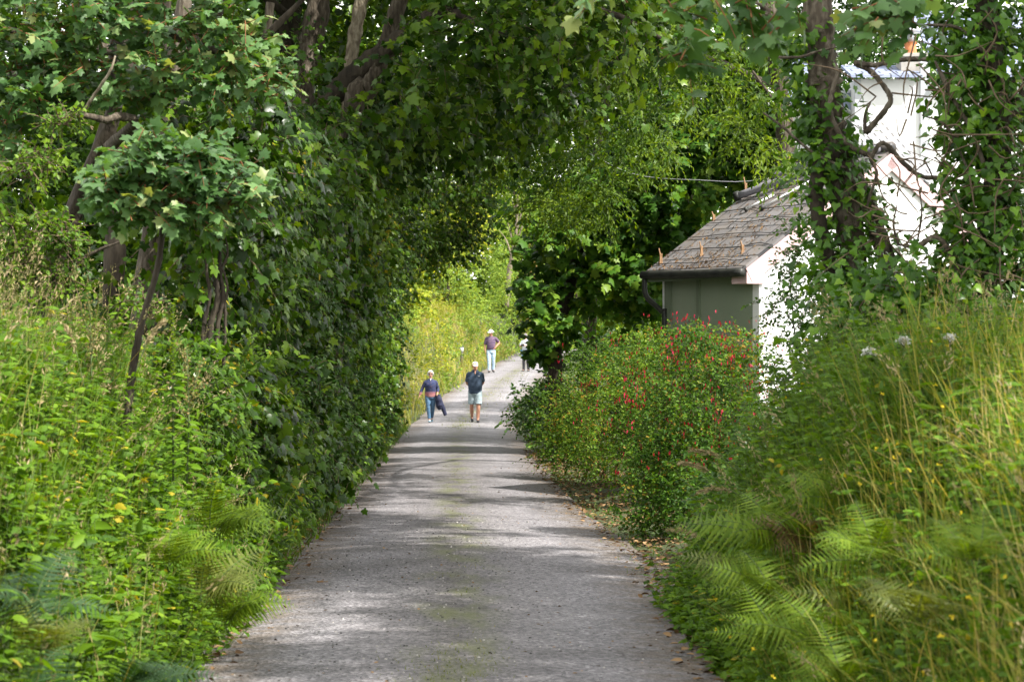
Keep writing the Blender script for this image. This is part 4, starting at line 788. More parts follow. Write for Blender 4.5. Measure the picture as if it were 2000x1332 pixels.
# left bank: leafy mass over the slope, grass along its top
P = np.concatenate([gpts(g, 3600, -3.4, -1.36, 6.0, 18.5), gpts(g, 1200, -3.6, -1.8, 10, 18)]); n = len(P)
P = P[g.random(n) < ss(0, .25, -1.30 - P[:, 0])]
H = g.uniform(.30, .75, len(P)) * (.5 + .5 * ss(.0, .4, -1.35 - P[:, 0])) * (1 + .25 * ss(12, 15, P[:, 1]))
stuff('undergrowth', stems(g, P, H, 7, .085, TOOTH, np.clip(.45 + .28 * np.sin(P[:, 0] * 4.1 + P[:, 1] * 1.7) * np.sin(P[:, 1] * 2.9 - P[:, 0]) + g.normal(size=len(P)) * .14, 0, .9), lean=.28, hang=.3), [M['nettle'], M['stem']], 'mass of leafy green nettles and brambles over the left bank', 'undergrowth')
P = gpts(g, 1500, -3.2, -1.32, 7.0, 19); H = g.uniform(.15, .4, len(P))
stuff('undergrowth', stems(g, P, H, 5, .055, OVAL, g.uniform(.2, .6, len(P)), lean=.4, hang=.2), [M['nettle'], M['stem']], 'low dark leaves at the foot of the left bank', 'undergrowth')
P = gpts(g, 3600, -4.2, -1.9, 9.5, 18); bl_, tip, dr = blades(g, P, g.uniform(.45, 1.0, len(P)), .0042, g.uniform(.1, .7, len(P)), np.clip(g.normal(.5, .22, len(P)), 0, 1))
q = g.random(len(P)) < .03 + .07 * (P[:, 1] > 13)
P2 = P[q]; st_, tip2, dr2 = blades(g, P2, g.uniform(.8, 1.22, len(P2)), .0018, g.uniform(.05, .4, len(P2)), g.uniform(.6, .95, len(P2)))
stuff('tall_grass', [bl_, st_, seed_heads(g, tip2, dr2, .16, 22, 1, .13)], [M['grass'], M['seed']], 'tall flowering grass along the top of the left bank', 'grass')
P = gpts(g, 420, -3.2, -1.5, 6.5, 17.5); O = np.repeat(P, 7, 0); O[:, 2] += g.uniform(.15, .62, len(O)); A = g.normal(size=O.shape) * (1, 1, .3) + (.3, -.2, .15)
stuff('undergrowth', [inst(NARROW, O, A, g.normal(size=O.shape) * .4 + (.1, -.3, 1), g.uniform(.08, .15, len(O)), np.clip(g.normal(.4, .22, len(O)), 0, 1))], [M['nettle']], 'larger dock and bramble leaves among the nettles of the left bank', 'undergrowth')
P = gpts(g, 900, -3.2, -1.45, 6.5, 17.5)
stuff('undergrowth', stems(g, P, g.uniform(.4, .85, len(P)), 9, .050, OVAL, g.uniform(.3, .95, len(P)), lean=.35, hang=.1, r=.002), [M['hawthorn'], M['stem']], 'fine pale-leaved weeds standing through the left bank', 'undergrowth')
P = np.concatenate([gpts(g, 420, -3.0, -1.4, 8, 17), gpts(g, 520, -4.0, -1.9, 11.5, 17.5)]); b3, t3, d3 = blades(g, P, g.uniform(.6, 1.15, len(P)), .0022, g.uniform(.1, .9, len(P)), g.uniform(.7, 1, len(P)))
stuff('tall_grass', [b3, seed_heads(g, t3, d3, .12, 12, 1, .12)], [M['pale_grass'], M['seed']], 'pale dry stalks scattered through the left bank', 'grass')
# verge on the left under the leafy wall
P = np.concatenate([gpts(g, 5200, -1.75, -1.30, 13, 40), gpts(g, 3500, -1.7, -1.32, 40, 66)]); P = P[g.random(len(P)) < ss(-1.30, -1.42, P[:, 0]) * .9 + .1]
bl_, _, _ = blades(g, P, g.uniform(.08, .26, len(P)), .004, g.uniform(.3, 1.2, len(P)), np.clip(g.normal(.35, .2, len(P)), 0, 1))
stuff('verge_grass', [bl_], [M['grass']], 'short green grass edging the left side of the lane', 'grass')
# right bank: long arching grass in soft focus
def right_grass(nn, y0, y1, x0, x1, ll, ww, mat, t0, label, az0=math.pi, asd=1.7, sq=.02):
    P = gpts(g, nn, x0, x1, y0, y1); az = g.normal(az0, asd, len(P))
    k = g.normal(0, .12, len(P)) + .20 * np.sin(P[:, 0] * 5 + P[:, 1] * 2.1) 
    b, tp, dd = blades(g, P, g.uniform(*ll, len(P)), ww, g.uniform(.08, 1.0, len(P)) ** 1.2, np.clip(t0 + k, 0, 1), az=az, curl=1.15)
    q = g.random(len(P)) < sq; s2, t2, d2 = blades(g, P[q], g.uniform(ll[1] * .8, ll[1] * 1.25, q.sum()), .0018, g.uniform(.2, .7, q.sum()), g.uniform(.5, 1, q.sum()), az=az[q])
    return stuff('long_grass', [b, s2, seed_heads(g, t2, d2, .15, 18, 1, .12)], [M[mat], M['seed']], label, 'grass')
right_grass(7500, 5.2, 12.5, 1.52, 3.6, (.28, .66), .0042, 'grass', .42, 'long grass leaning over the right bank nearest the camera', sq=.008)
right_grass(4800, 11.5, 15.8, 1.6, 3.9, (.35, .8), .004, 'grass', .45, 'long arching grass on the far part of the right bank', sq=.03)
right_grass(4600, 5.2, 12.5, 1.6, 3.6, (.35, .85), .0036, 'dry_grass', .55, 'yellowing grass mixed through the right bank', asd=1.8, sq=.012)
P = np.concatenate([gpts(g, 5600, 1.46, 3.8, 5.6, 16.5), gpts(g, 2200, 1.40, 3.6, 10, 16.8)]); H = g.uniform(.22, .62, len(P)) * (.45 + .55 * ss(0, .5, P[:, 0] - 1.36)) * (1 + .35 * ss(11, 14, P[:, 1]))
stuff('undergrowth', stems(g, P, H, 6, .068, TOOTH, g.uniform(.2, .7, len(P)), lean=.35, hang=.3), [M['nettle'], M['stem']], 'nettles and brambles growing through the grass of the right bank', 'undergrowth')
P = gpts(g, 260, 1.5, 3.2, 6, 16); O = np.repeat(P, 6, 0); O[:, 2] += g.uniform(.15, .55, len(O)); A = g.normal(size=O.shape) * (1, 1, .3) + (-.4, -.2, .1)
stuff('undergrowth', [inst(NARROW, O, A, g.normal(size=O.shape) * .4 + (-.1, -.3, 1), g.uniform(.07, .14, len(O)), np.clip(g.normal(.4, .22, len(O)), 0, .95))], [M['nettle']], 'larger dock leaves among the grass of the right bank', 'undergrowth')
P = gpts(g, 80, 1.38, 2.6, 6.5, 13); P[:, 2] += g.uniform(.3, .6, len(P)); P[:, 0] -= .12; k = np.repeat(P, 5, 0); a = g.normal(size=k.shape); 
stuff('buttercups', [inst(OVAL, k, a + (0, 0, .4), g.normal(size=k.shape), .014, g.random(len(k)))], [M['yellow_flower']], 'tiny yellow flowers dotted over the right bank', 'flowers')
# verge right, beyond the bank: thin grass and leaf litter under the bushes
P = gpts(g, 900, 1.36, 1.9, 15, 40); P = P[g.random(len(P)) < .5]
bl_, _, _ = blades(g, P, g.uniform(.05, .16, len(P)), .003, g.uniform(.3, 1.2, len(P)), g.uniform(.2, .8, len(P)))
stuff('verge_grass', [bl_], [M['grass']], 'sparse grass on the litter along the right edge of the lane', 'grass')
P = np.concatenate([gpts(g, 7000, 1.25, 2.6, 13.5, 48), gpts(g, 900, -1.5, -1.15, 9, 30), gpts(g, 420, 1.1, 1.5, 10, 15)]); P[:, 2] = np.maximum(P[:, 2], .03) + .018
keep_ = (np.abs(P[:, 0]) > 1.42 + .1 * g.normal(size=len(P)) + .2 * np.exp(-((P[:, 1] - 20) / 5.5) ** 2) * (P[:, 0] > 0) - .12); P = P[keep_]
stuff('leaf_litter', [inst(OVAL, P, g.normal(size=P.shape) * (1, 1, .15), np.array([0, 0, 1]) + g.normal(size=P.shape) * .3, g.uniform(.02, .075, len(P)), g.random(len(P)))], [M['litter']], 'brown dead leaves along both edges of the lane', 'leaf litter')
n_ = 900; y = g.uniform(9, 40, n_) ** 1.0; x = np.where(g.random(n_) < .6, np.sign(g.normal(size=n_)) * (1.38 - np.abs(g.normal(size=n_)) * .28), g.uniform(-1.3, 1.35, n_)); P = np.column_stack([x, y, zr(y) + .012 + .045 * (1 - (x / 1.45) ** 2) + .004])
stuff('leaf_litter', [inst(OVAL, P, g.normal(size=P.shape) * (1, 1, .1), np.array([0, 0, 1]) + g.normal(size=P.shape) * .35, g.uniform(.010, .034, n_), g.random(n_))], [M['litter']], 'crumbs of dead leaf and twig scattered over the tarmac', 'leaf litter')
n_ = 1500; y = g.uniform(9, 26, n_); x = np.clip(g.normal(0, .75, n_), -1.4, 1.4); P = np.column_stack([x, y, zr(y) + .012 + .045 * (1 - (x / 1.45) ** 2)])
STONE = (np.array([(-.5, -.5, -.2), (.5, -.45, -.2), (.45, .5, -.2), (-.5, .4, -.2), (-.3, -.25, .45), (.3, -.3, .4), (.25, .3, .5), (-.3, .25, .42)]), np.array([[0, 1, 5, 4], [1, 2, 6, 5], [2, 3, 7, 6], [3, 0, 4, 7], [4, 5, 6, 7]]))
M['grit'] = leafmat('grit', [(0, (.03, .03, .03)), (.5, (.12, .115, .11)), (1, (.38, .36, .33))], rough=.9, spec=.2, trans=0)
stuff('grit', [inst(STONE, P, g.normal(size=P.shape) * (1, 1, .05), np.array([0, 0, 1]) + g.normal(size=P.shape) * .1, g.uniform(.005, .016, n_), g.random(n_) ** 1.3)], [M['grit']], 'loose chippings lying on the tarmac', 'grit')
# moss and small grass tufts down the crown of the lane
C_ = [(-.02, 12.7, .26, 520), (.05, 13.5, .22, 240), (.10, 17.3, .14, 36), (-.12, 18.6, .12, 24), (.12, 19.4, .12, 30), (.05, 26, .12, 24), (-.1, 33, .25, 50), (.0, 36, .25, 50), (0, 66, .3, 120), (.15, 69, .35, 200), (.55, 76, .35, 240), (1.2, 82, .4, 260), (1.75, 90, .4, 260), (2.4, 97, .4, 200)]
ps = []
for x, y, r, k in C_:
    p = np.column_stack([x + g.normal(size=k) * r * .6, y + g.normal(size=k) * r * (2.2 if y < 60 else 5), np.zeros(k)]); p[:, 2] = zr(p[:, 1]) + .045
    ps.append(blades(g, p, g.uniform(.012, .045, k) * (1 if y < 40 else 1.8), .004 if y < 40 else .008, g.uniform(.4, 1.4, k), np.clip(g.normal(.6, .2, k), 0, 1), seg=2)[0])
stuff('lane_moss', ps, [M['pale_grass']], 'thin green moss and grass down the middle of the lane', 'moss')

# ferns
def frond_mesh(L, npair, seed, droop=.9, wmax=.34):
    rg = np.random.default_rng(seed); t = np.linspace(0, 1, npair + 3)
    ang = 1.15 - droop * 1.5 * t; dx = np.cos(ang) * L / len(t); dz = np.sin(ang) * L / len(t)
    X = np.concatenate([[0], np.cumsum(dx[1:])]); Z = np.concatenate([[0], np.cumsum(dz[1:])]); C = np.column_stack([X, .05 * L * np.sin(t * 3 + seed), Z])
    T = unit(np.gradient(C, axis=0)); U = unit(np.cross(T, [0, 1, 0])) * -1
    U = np.where(U[:, 2:3] < 0, -U, U)
    Pp, Ap, Np, Sp = [], [], [], []
    for i in range(2, len(t)):
        ln = wmax * L * (.30 + 1.0 * math.sin(min(1., t[i] * 1.5 + .1) * math.pi / 2)) * (1.02 - t[i]) ** .75 * 1.15
        for s in (-1, 1):
            ax = unit(np.array([0, s, 0]) + T[i] * .42 - np.array([0, 0, .14]) + rg.normal(size=3) * .06)
            Pp.append(C[i]); Ap.append(ax); Np.append(U[i] + rg.normal(size=3) * .15); Sp.append(ln)
    w = []                                                     # toothed pinna: five lobes down each side of its midrib
    for k in range(6): w += [(.075 * (1 - k / 6.5), (k + .35) / 6.4), (.028 * (1 - k / 6.5), (k + .95) / 6.4)]
    V, Fc, m, tt = inst(tpl_star([(0, 0)] + w + [(0, 1)], .45, .01), np.array(Pp), np.array(Ap), np.array(Np), np.array(Sp), np.clip(.5 + rg.normal(size=len(Pp)) * .2, 0, 1))
    return [(V, Fc, 0, np.repeat(np.clip(.5 + rg.normal(size=len(Pp)) * .22, 0, 1), len(V) // len(Pp))), tube(C, np.linspace(.006, .002, len(C)), 4, 1, wob=0, smooth=False)]
for nm_, cols in (('fern_yellow', [(0, (.09, .12, .012)), (1, (.16, .19, .03))]), ('fern_dark', [(0, (.02, .06, .018)), (1, (.05, .11, .03))]), ('fern_brown', [(0, (.13, .075, .03)), (1, (.20, .13, .05))])):
    M[nm_] = leafmat(nm_, cols, rough=.5, spec=.35, trans=.4)
frond_src = {}
def fern(px, py, d, L, label, mat='fern', nf=6, az0=0.0, spread=6.28, seed=0, dz=0):
    p = at(px, py, d); rg = np.random.default_rng(seed); z = p[2] - L * .45 + dz
    t = thing('fern', label, 'fern', (p[0], p[1], z), local=True, group='ferns on the banks')
    for i in range(nf):
        k = (mat, i % 3)
        if k not in frond_src:
            o = build('frond', frond_mesh(1.0, 17, 5 + i % 3, .80 + .12 * (i % 3)), [M[mat], M['stem']], t); frond_src[k] = o.data
        else:
            o = bpy.data.objects.new('frond', frond_src[k]); COL.objects.link(o); o.parent = t
        o.location = (0, 0, 0); o.scale = (L * rg.uniform(.8, 1.15),) * 3
        az = az0 + (spread * (i / nf - .5) if spread > 6 else spread * (i / max(1, nf - 1) - .5)) + rg.normal() * .15
        o.rotation_euler = (.75 * math.cos(az) + rg.normal() * .15, rg.normal() * .2, az)
R_ = 0.0
fern(420, 965, 13.3, .52, 'bright fern on the left bank with two fronds reaching toward the lane', 'fern', 6, -.2, 2.6, 1)
fern(400, 1095, 12.3, .46, 'yellow-brown fern low on the left bank', 'fern_yellow', 5, -.2, 2.2, 2)
fern(440, 1150, 12.3, .42, 'grey green fern arching over the left edge of the lane', 'fern', 5, -.3, 1.8, 3)
fern(60, 1110, 9.6, .42, 'dim fern on the far left edge of the left bank', 'fern_dark', 6, 0, 6.28, 4)
fern(90, 1200, 9.3, .36, 'yellow-green fern low on the left edge below the dim fern', 'fern_yellow', 4, .2, 3, 5)
fern(250, 1270, 10.2, .42, 'dark fern low on the left bank near the bottom of the picture', 'fern_dark', 6, -.2, 3.2, 6)
fern(60, 1315, 8.8, .40, 'dark fern in the bottom left corner', 'fern_dark', 6, .3, 3.2, 7)
fern(1530, 960, 12.0, .62, 'bright fern leaning out from the top of the right bank', 'fern', 6, math.pi, 2.4, 8)
fern(1590, 990, 11.9, .40, 'browning fern tucked behind the bright one on the right bank', 'fern_brown', 4, math.pi, 2.4, 9)
fern(1500, 1085, 11.3, .46, 'bright fern overhanging the lane from the right bank', 'fern', 7, math.pi, 2.8, 10)
fern(1460, 1070, 12.4, .42, 'feathery fern farthest out over the right edge of the lane', 'fern_yellow', 5, math.pi, 1.6, 11)
fern(1610, 1165, 10.3, .44, 'wide fern in the middle of the right bank', 'fern', 6, math.pi, 3.0, 12)
fern(1680, 1130, 10.8, .40, 'yellowish fern just above the wide fern on the right bank', 'fern_yellow', 5, math.pi, 3.4, 13)
fern(1520, 1195, 10.9, .36, 'low fern nearest the lane on the right bank', 'fern', 5, math.pi, 2.2, 14)

fern(1700, 1010, 9.9, .40, 'fern right of the wide one, halfway up the right bank', 'fern', 6, math.pi, 3.6, 15)
fern(1800, 1130, 8.9, .38, 'soft fern low in the middle of the grass toward the right edge', 'fern_yellow', 5, math.pi, 4, 16)
fern(1640, 1265, 9.3, .36, 'bottommost fern on the right bank', 'fern', 6, math.pi, 3.2, 17)
fern(1650, 905, 11.8, .42, 'fern near the top of the right bank under the privet', 'fern', 6, math.pi, 3.6, 18)
fern(1900, 1010, 8.2, .36, 'fern nearest the right edge of the picture', 'fern', 5, math.pi, 4, 19)
fern(330, 1040, 12.0, .40, 'small fern among the nettles above the dark fern on the left bank', 'fern', 5, -.2, 3.4, 20)

# single plants that stand out
def dock(px, py, d, h, label, seed):
    p = at(px, py, d); rg = np.random.default_rng(seed); t = thing('dock_plant', label, 'plant', (p[0], p[1], p[2] - h), group='docks on the left bank')
    base = p - (0, 0, h); st = [tube([base, base + (.01, 0, h * .5), p], [.006, .005, .003], 5, wob=0)]; O, D = [], []
    for i in range(6):
        q = base + np.array([.01, 0, h * (.45 + .08 * i)]); a = rg.uniform(0, 6.28); e = q + np.array([math.cos(a) * .08, math.sin(a) * .08, .16]); st.append(tube([q, (q + e) / 2 + (0, 0, -.02), e], [.004, .003, .002], 4, wob=0))
        O += [q + (e - q) * k for k in np.linspace(.2, 1, 6)]
    O += [base + (p - base) * k for k in np.linspace(.6, 1, 12)]
    O = np.repeat(np.array(O), 8, 0) + rg.normal(size=(len(O) * 8, 3)) * .010
    k = 30; a = np.arange(k) * 2.4; Q = base[None] + np.column_stack([0 * a, 0 * a, np.linspace(.05, h * .5, k)]); build('leaves', [inst(NARROW, Q, np.column_stack([np.cos(a), np.sin(a), -.1 + 0 * a]), np.array([0, -.3, 1.]) + 0 * Q, rg.uniform(.06, .13, k), rg.uniform(.2, .7, k))], [M['nettle']], t)
    build('stalk', st, [M['stem']], t); build('seeds', [inst(tpl_oval(.4), O, rg.normal(size=O.shape), rg.normal(size=O.shape), .014, rg.random(len(O)))], [M['dock_seed']], t)['kind'] = 'stuff'
dock(365, 680, 13.4, .75, 'branched brown-green dock seed head standing above the left bank', 1)
dock(175, 590, 14.2, .8, 'tall dock seed head at the top of the left bank under the hawthorn', 2)
p = at(338, 592, 13.6); t = thing('foxglove_stalk', 'single upright foxglove stalk gone to seed on the left bank', 'plant', (p[0], p[1], p[2] - 1.0))
k = 40; a = np.arange(k) * 2.4; O = p[None] - np.column_stack([0 * a, 0 * a, np.linspace(.40, .95, k)]); build('leaves', [inst(OVAL, O, np.column_stack([np.cos(a), np.sin(a), -.2 + 0 * a]), np.array([0, -.3, 1.]) + 0 * O, g.uniform(.06, .12, k), g.uniform(.2, .7, k))], [M['nettle']], t)
build('stalk', [tube([p - (0, 0, 1.0), p - (0, 0, .5), p], [.007, .006, .004], 5, wob=0)], [M['stem']], t)
k = np.linspace(0, .42, 90); a = np.arange(90) * 2.4; O = p[None] - np.column_stack([0 * k, 0 * k, k]); A = np.column_stack([np.cos(a), np.sin(a), .5 + 0 * a])
build('seed_pods', [inst(tpl_oval(.34), O, A, np.array([0, 0, 1.]) + 0 * A, .026 + .012 * k, g.random(90))], [M['fern']], t)
def umbel(px, py, d, r, label, seed):
    p = at(px, py, d); rg = np.random.default_rng(seed); b = p - (0, 0, .6); t = thing('hogweed', label, 'flower', tuple(b), group='white flowers on the right bank')
    k = 60; th = rg.uniform(0, 6.28, k); rr = r * rg.random(k) ** .5; O = p + np.column_stack([rr * np.cos(th), rr * np.sin(th), .25 * r - rr * .3 + rg.normal(size=k) * .004])
    build('stem', [tube([b, b * .5 + p * .5, p - (0, 0, .04)], [.006, .005, .004], 5, wob=0)] + [tube([p - (0, 0, .05), o], [.0016, .001], 3, wob=0, smooth=False) for o in O[:16]], [M['stem']], t)
    O = np.repeat(O, 4, 0) + rg.normal(size=(k * 4, 3)) * .006
    build('flower_head', [inst(OVAL, O, rg.normal(size=O.shape), np.array([0, -.3, 1]) + rg.normal(size=O.shape) * .3, .014, rg.random(len(O)))], [M['white_flower']], t)
umbel(1700, 688, 12.6, .034, 'white flower head leftmost on top of the right bank', 1)
umbel(1765, 664, 12.2, .024, 'small white flower head between the other two on the right bank', 2)
umbel(1855, 660, 12.0, .028, 'white flower head under the ivy covered tree at the right edge', 3)
# grass stalks that lean out
def stalk(px, py, px2, py2, d, label, seed):
    a, b = at(px2, py2, d), at(px, py, d); rg = np.random.default_rng(seed); t = thing('seeding_grass', label, 'grass stalk', a, group='seeding grass stalks')
    m_ = (a + b) / 2 + np.array([0, 0, .05]); build('stem', [tube([a, m_, b], [.003, .0025, .0015], 4, wob=0)], [M['stem']], t)
    C = catmull([a, m_, b], 14); C = C[len(C) // 2 - 2:]; O = np.repeat(C, 6, 0) + rg.normal(size=(len(C) * 6, 3)) * .005
    build('panicle', [inst(tpl_oval(.14), O, unit(b - m_) + rg.normal(size=O.shape) * .35, rg.normal(size=O.shape), .028, rg.random(len(O)))], [M['seed']], t)
stalk(318, 628, 262, 735, 13.0, 'pale grass head leaning right in front of the thin bent stem', 1)
stalk(130, 640, 165, 760, 13.0, 'pale grass head leaning left below the hawthorn', 2)
stalk(1330, 905, 1420, 960, 13.6, 'upper pale grass head hanging out from the right bank', 3)
stalk(1350, 880, 1450, 930, 13.8, 'topmost pale grass head hanging out from the right bank', 4)
stalk(1310, 1035, 1410, 1090, 12.6, 'green grass head over the right edge of the tarmac', 5)
stalk(1368, 960, 1470, 985, 13.2, 'lowest pale grass head hanging beside the fuchsia shade', 6)

# ---------------------------------------------------------------- the sunny bend
P = gpts(g, 34000, -9, 12, 66, 128); ul = xc(P[:, 1]) - HW - P[:, 0]; k = (ul > .05) & (ul < 7); P = P[k]
sc = P[:, 1] / 80; v = .5 + .25 * np.sin(P[:, 0] * 1.3 + P[:, 1] * .35) + g.normal(size=len(P)) * .15
b, tp, dd = blades(g, P, g.uniform(.25, .75, len(P)), .009 * sc, g.uniform(.1, .8, len(P)), np.clip(v, 0, 1), seg=3)
q = g.random(len(P)) < .08; s2, t2, d2 = blades(g, P[q], g.uniform(.7, 1.1, q.sum()), .005, g.uniform(.1, .4, q.sum()), .9, seg=3)
stuff('bank_grass', [b, s2, seed_heads(g, t2, d2, .25, 8, 1, .25)], [M['dry_grass'], M['seed']], 'long yellowing grass on the sunny bank beyond the arch', 'grass')
P = gpts(g, 6000, 1, 20, 66, 128); ur = P[:, 0] - xc(P[:, 1]) - HW; P = P[(ur > .05) & (ur < 4)]
stuff('bank_grass', [blades(g, P, g.uniform(.2, .6, len(P)), .010, g.uniform(.2, .9, len(P)), g.uniform(.1, .8, len(P)), seg=3)[0]], [M['grass']], 'grass along the inside of the sunny bend', 'grass')
P = gpts(g, 4200, -9, 10, 67, 125); ul = xc(P[:, 1]) - HW - P[:, 0]; P = P[(ul > .4) & (ul < 5)]
stuff('undergrowth', stems(g, P, g.uniform(.3, .8, len(P)), 6, .12, OVAL, g.uniform(.2, 1, len(P)), lean=.3, r=.005), [M['yellow_bush'], M['stem']], 'sunlit weeds and brambles through the grass of the bank beyond the arch', 'undergrowth')
def far_shrub(px, py, d, w_, h_, label, mat, seed, name='hedge_shrub', per=26, size=.10):
    p = at(px, py, d); z0 = float(ground(p[0], d)); hh = p[2] - z0; r = w_ / F * d; rz = h_ / F * d
    bl = []; rg = np.random.default_rng(seed)
    for zz in np.arange(.35, hh + rz * .6, .55):
        k = 1.0 - .45 * zz / (hh + rz)
        for i in range(3): bl.append((rg.normal() * r * .5 * k, rg.normal() * r * .5, zz + rg.normal() * .2, r * rg.uniform(.45, .75) * k, .5 * rg.uniform(.7, 1.2)))
    shrub(name, p[0], d, label, bl, seed, per, .35, 6, size, OVAL, mat, group='shrubs on the bank beyond the arch', trunkr=0, up=.7, face=(.1, -.4, 0), hang=.2, clump=.24)
far_shrub(858, 590, 90, 40, 30, 'bright yellow-green shrub on the sunny bank, left of the far walker', 'yellow_bush', 81)
far_shrub(930, 575, 104, 36, 32, 'grey green shrub on top of the bank above the far walker', 'far_green', 82)
far_shrub(985, 560, 112, 40, 55, 'green shrub below the pale bare tree', 'far_green', 83)
far_shrub(806, 665, 76, 30, 34, 'yellowish bush at the near end of the sunny bank', 'yellow_bush', 84)
far_shrub(800, 610, 92, 36, 44, 'green bush higher up behind the near end of the sunny bank', 'far_green', 85)
far_shrub(900, 520, 112, 50, 50, 'pale green bush at the back of the bank under the arch', 'far_green', 86)
far_shrub(880, 640, 84, 26, 30, 'dark green bramble clump in the grass of the sunny bank', 'far_green', 87)
far_shrub(1040, 480, 128, 22, 40, 'rust coloured shrub behind the pale bare tree', 'rust', 88)
far_shrub(1036, 590, 122, 30, 30, 'straw-green shrub at the far end of the bank', 'yellow_bush', 89)
far_shrub(970, 470, 128, 40, 60, 'tall pale shrub left of the pale bare tree', 'far_green', 90)
t = thing('bare_tree', 'thin pale-barked tree with sparse leaves at the top of the sunny bend', 'tree', (*at(995, 0, 122)[:2], float(ground(at(995, 0, 122)[0], 122))))
trunk(t, [*pt([(990, 600), (995, 530), (1003, 490), (1008, 455), (1010, 420), (1012, 370)], 122)], [.13, .12, .10, .07, .05, .02], 'pale_bark', seed=31)
for i, (a, b) in enumerate((((1003, 490), (985, 420)), ((1005, 480), (1030, 420)), ((1000, 505), (975, 450)), ((1008, 455), (1000, 390)), ((1008, 460), (1022, 395)))):
    trunk(t, pt([a, ((a[0] + b[0]) / 2 + 2, (a[1] + b[1]) / 2 - 6), b], 122), [.05, .04, .015], 'pale_bark', 'limb', 6, 32 + i)
crown('crown', 91, blobs_px([(985, 420, 30, 35), (1015, 400, 26, 35), (1005, 360, 34, 30), (1030, 420, 18, 30)], 122, .8), 9, .5, 6, .12, OVAL, 'far_green', t, twigs=.008, tw='twig')
back_tree(3.5, 150, 13, 6, 'pale green tree far beyond the sunny bend', 101, 'far_green', .3, 7)
back_tree(-4, 142, 13, 6, 'yellow-green tree far behind the left of the bend', 102, 'yellow_bush', .3, 7)
back_tree(11, 152, 14, 6, 'tree far along the lane past the bend', 103, 'far_green', .3, 7)
back_tree(-12, 120, 12, 6, 'tree on the hill behind the sunny bank', 104, 'far_green', .3, 7)
back_tree(18, 130, 12, 6, 'tree in the field right of the bend', 105, 'far_green', .3, 7)
for i_, (x_, y_, h_, r_, lb_) in enumerate(((-4, 110, 5, 2.6, 'bushy tree on the bank top, left of the bright yellow shrub'), (-.6, 124, 6.5, 2.6, 'small tree at the back of the sunny bank behind the far walker'), (4.2, 136, 8, 3, 'rounded tree behind the pale bare tree'), (-2.6, 98, 3.6, 1.9, 'low tree behind the bright yellow-green shrub'), (7, 146, 10, 4, 'pale tree seen just left of the dark sycamore'), (-7, 104, 6, 3, 'tree on the bank hidden behind the last lane tree'))):
    back_tree(x_, y_, h_, r_, lb_, 110 + i_, ('far_green', 'yellow_bush')[i_ % 2], .22, 14, low=.02, tkr=.08)
for i_, (x_, y_, h_, lb_) in enumerate(((-2, 150, 9, 'far tree on the skyline left of the pale bare tree'), (2.2, 158, 10, 'far tree on the skyline behind the pale bare tree'), (5.5, 165, 10, 'far tree on the skyline right of the pale bare tree'), (-6, 146, 9, 'far tree on the skyline above the near end of the bank'))):
    back_tree(x_, y_, h_, 4.2, lb_, 130 + i_, 'far_green', .3, 10, low=.0, tkr=.1)
back_tree(8, 118, 9, 4, 'low tree on the inside of the bend', 106, 'far_green', .3, 7)

p = at(902, 692, 99); z0 = float(ground(p[0], 99)); t = thing('marker_post', 'short black marker post with a white band on the sunny bank', 'post', (p[0], 99, z0))
build('post', [tube([(p[0], 99, min(z0, p[2]) - .2), (p[0], 99, p[2] + .10)], .06, 10, wob=0, smooth=False), tube([(p[0], 99, p[2] + .28), (p[0], 99, p[2] + .34)], .065, 10, wob=0, smooth=False)], [M['gutter']], t)
build('band', [tube([(p[0], 99, p[2] + .10), (p[0], 99, p[2] + .28)], .062, 10, wob=0, smooth=False)], [M['white_plastic']], t)
pts = [at(1150, 300, 36), at(1240, 341, 35.2), at(1360, 352, 34.2), at(1490, 349, 33.2), np.array(on_roof(2.25, 1.0, .3))]
t = tag(build('overhead_cable', [tube(pts, .006, 5, wob=0)], [M['metal']]), 'thin pale cable slung from the trees to the outbuilding roof', 'cable')
def pebble(px, py, r, label, name, cat, mat):
    d = EYE * F / (py - HY); p = at(px, py, d); V, f, m, c = tube([p + (-r, 0, r * .25), p + (-r * .4, 0, r * .42), p + (r * .5, 0, r * .40), p + (r, 0, r * .2)], [r * .3, r * .75, r * .7, r * .25], 9, wob=.3, seed=int(px)); V[:, 2] = np.maximum(V[:, 2] * 1, p[2] - .01)
    tag(build(name, [(V, f, m, c)], [mat], smooth=True), label, cat)
M['stone'] = solid('stone', [(.16, .14, .12), (.34, .31, .27)], 20, .9, .5, 60)
pebble(466, 1262, .028, 'pale stone in the litter at the left edge of the lane', 'stone', 'stone', M['stone'])
p = at(631, 1146, EYE * F / (1146 - HY)); O = np.array([p + (0, 0, .03), p + (.01, 0, .03)])
tag(build('fallen_leaf', [inst(MAPLE, O, np.array([(1, .2, .1), (-.8, .3, .25)]), np.array([(0, -.4, 1), (.2, -.5, 1.)]), .07, np.array([.75, .6]))], [M['litter']]), 'curled brown leaf lying on the tarmac near the left edge', 'leaf')
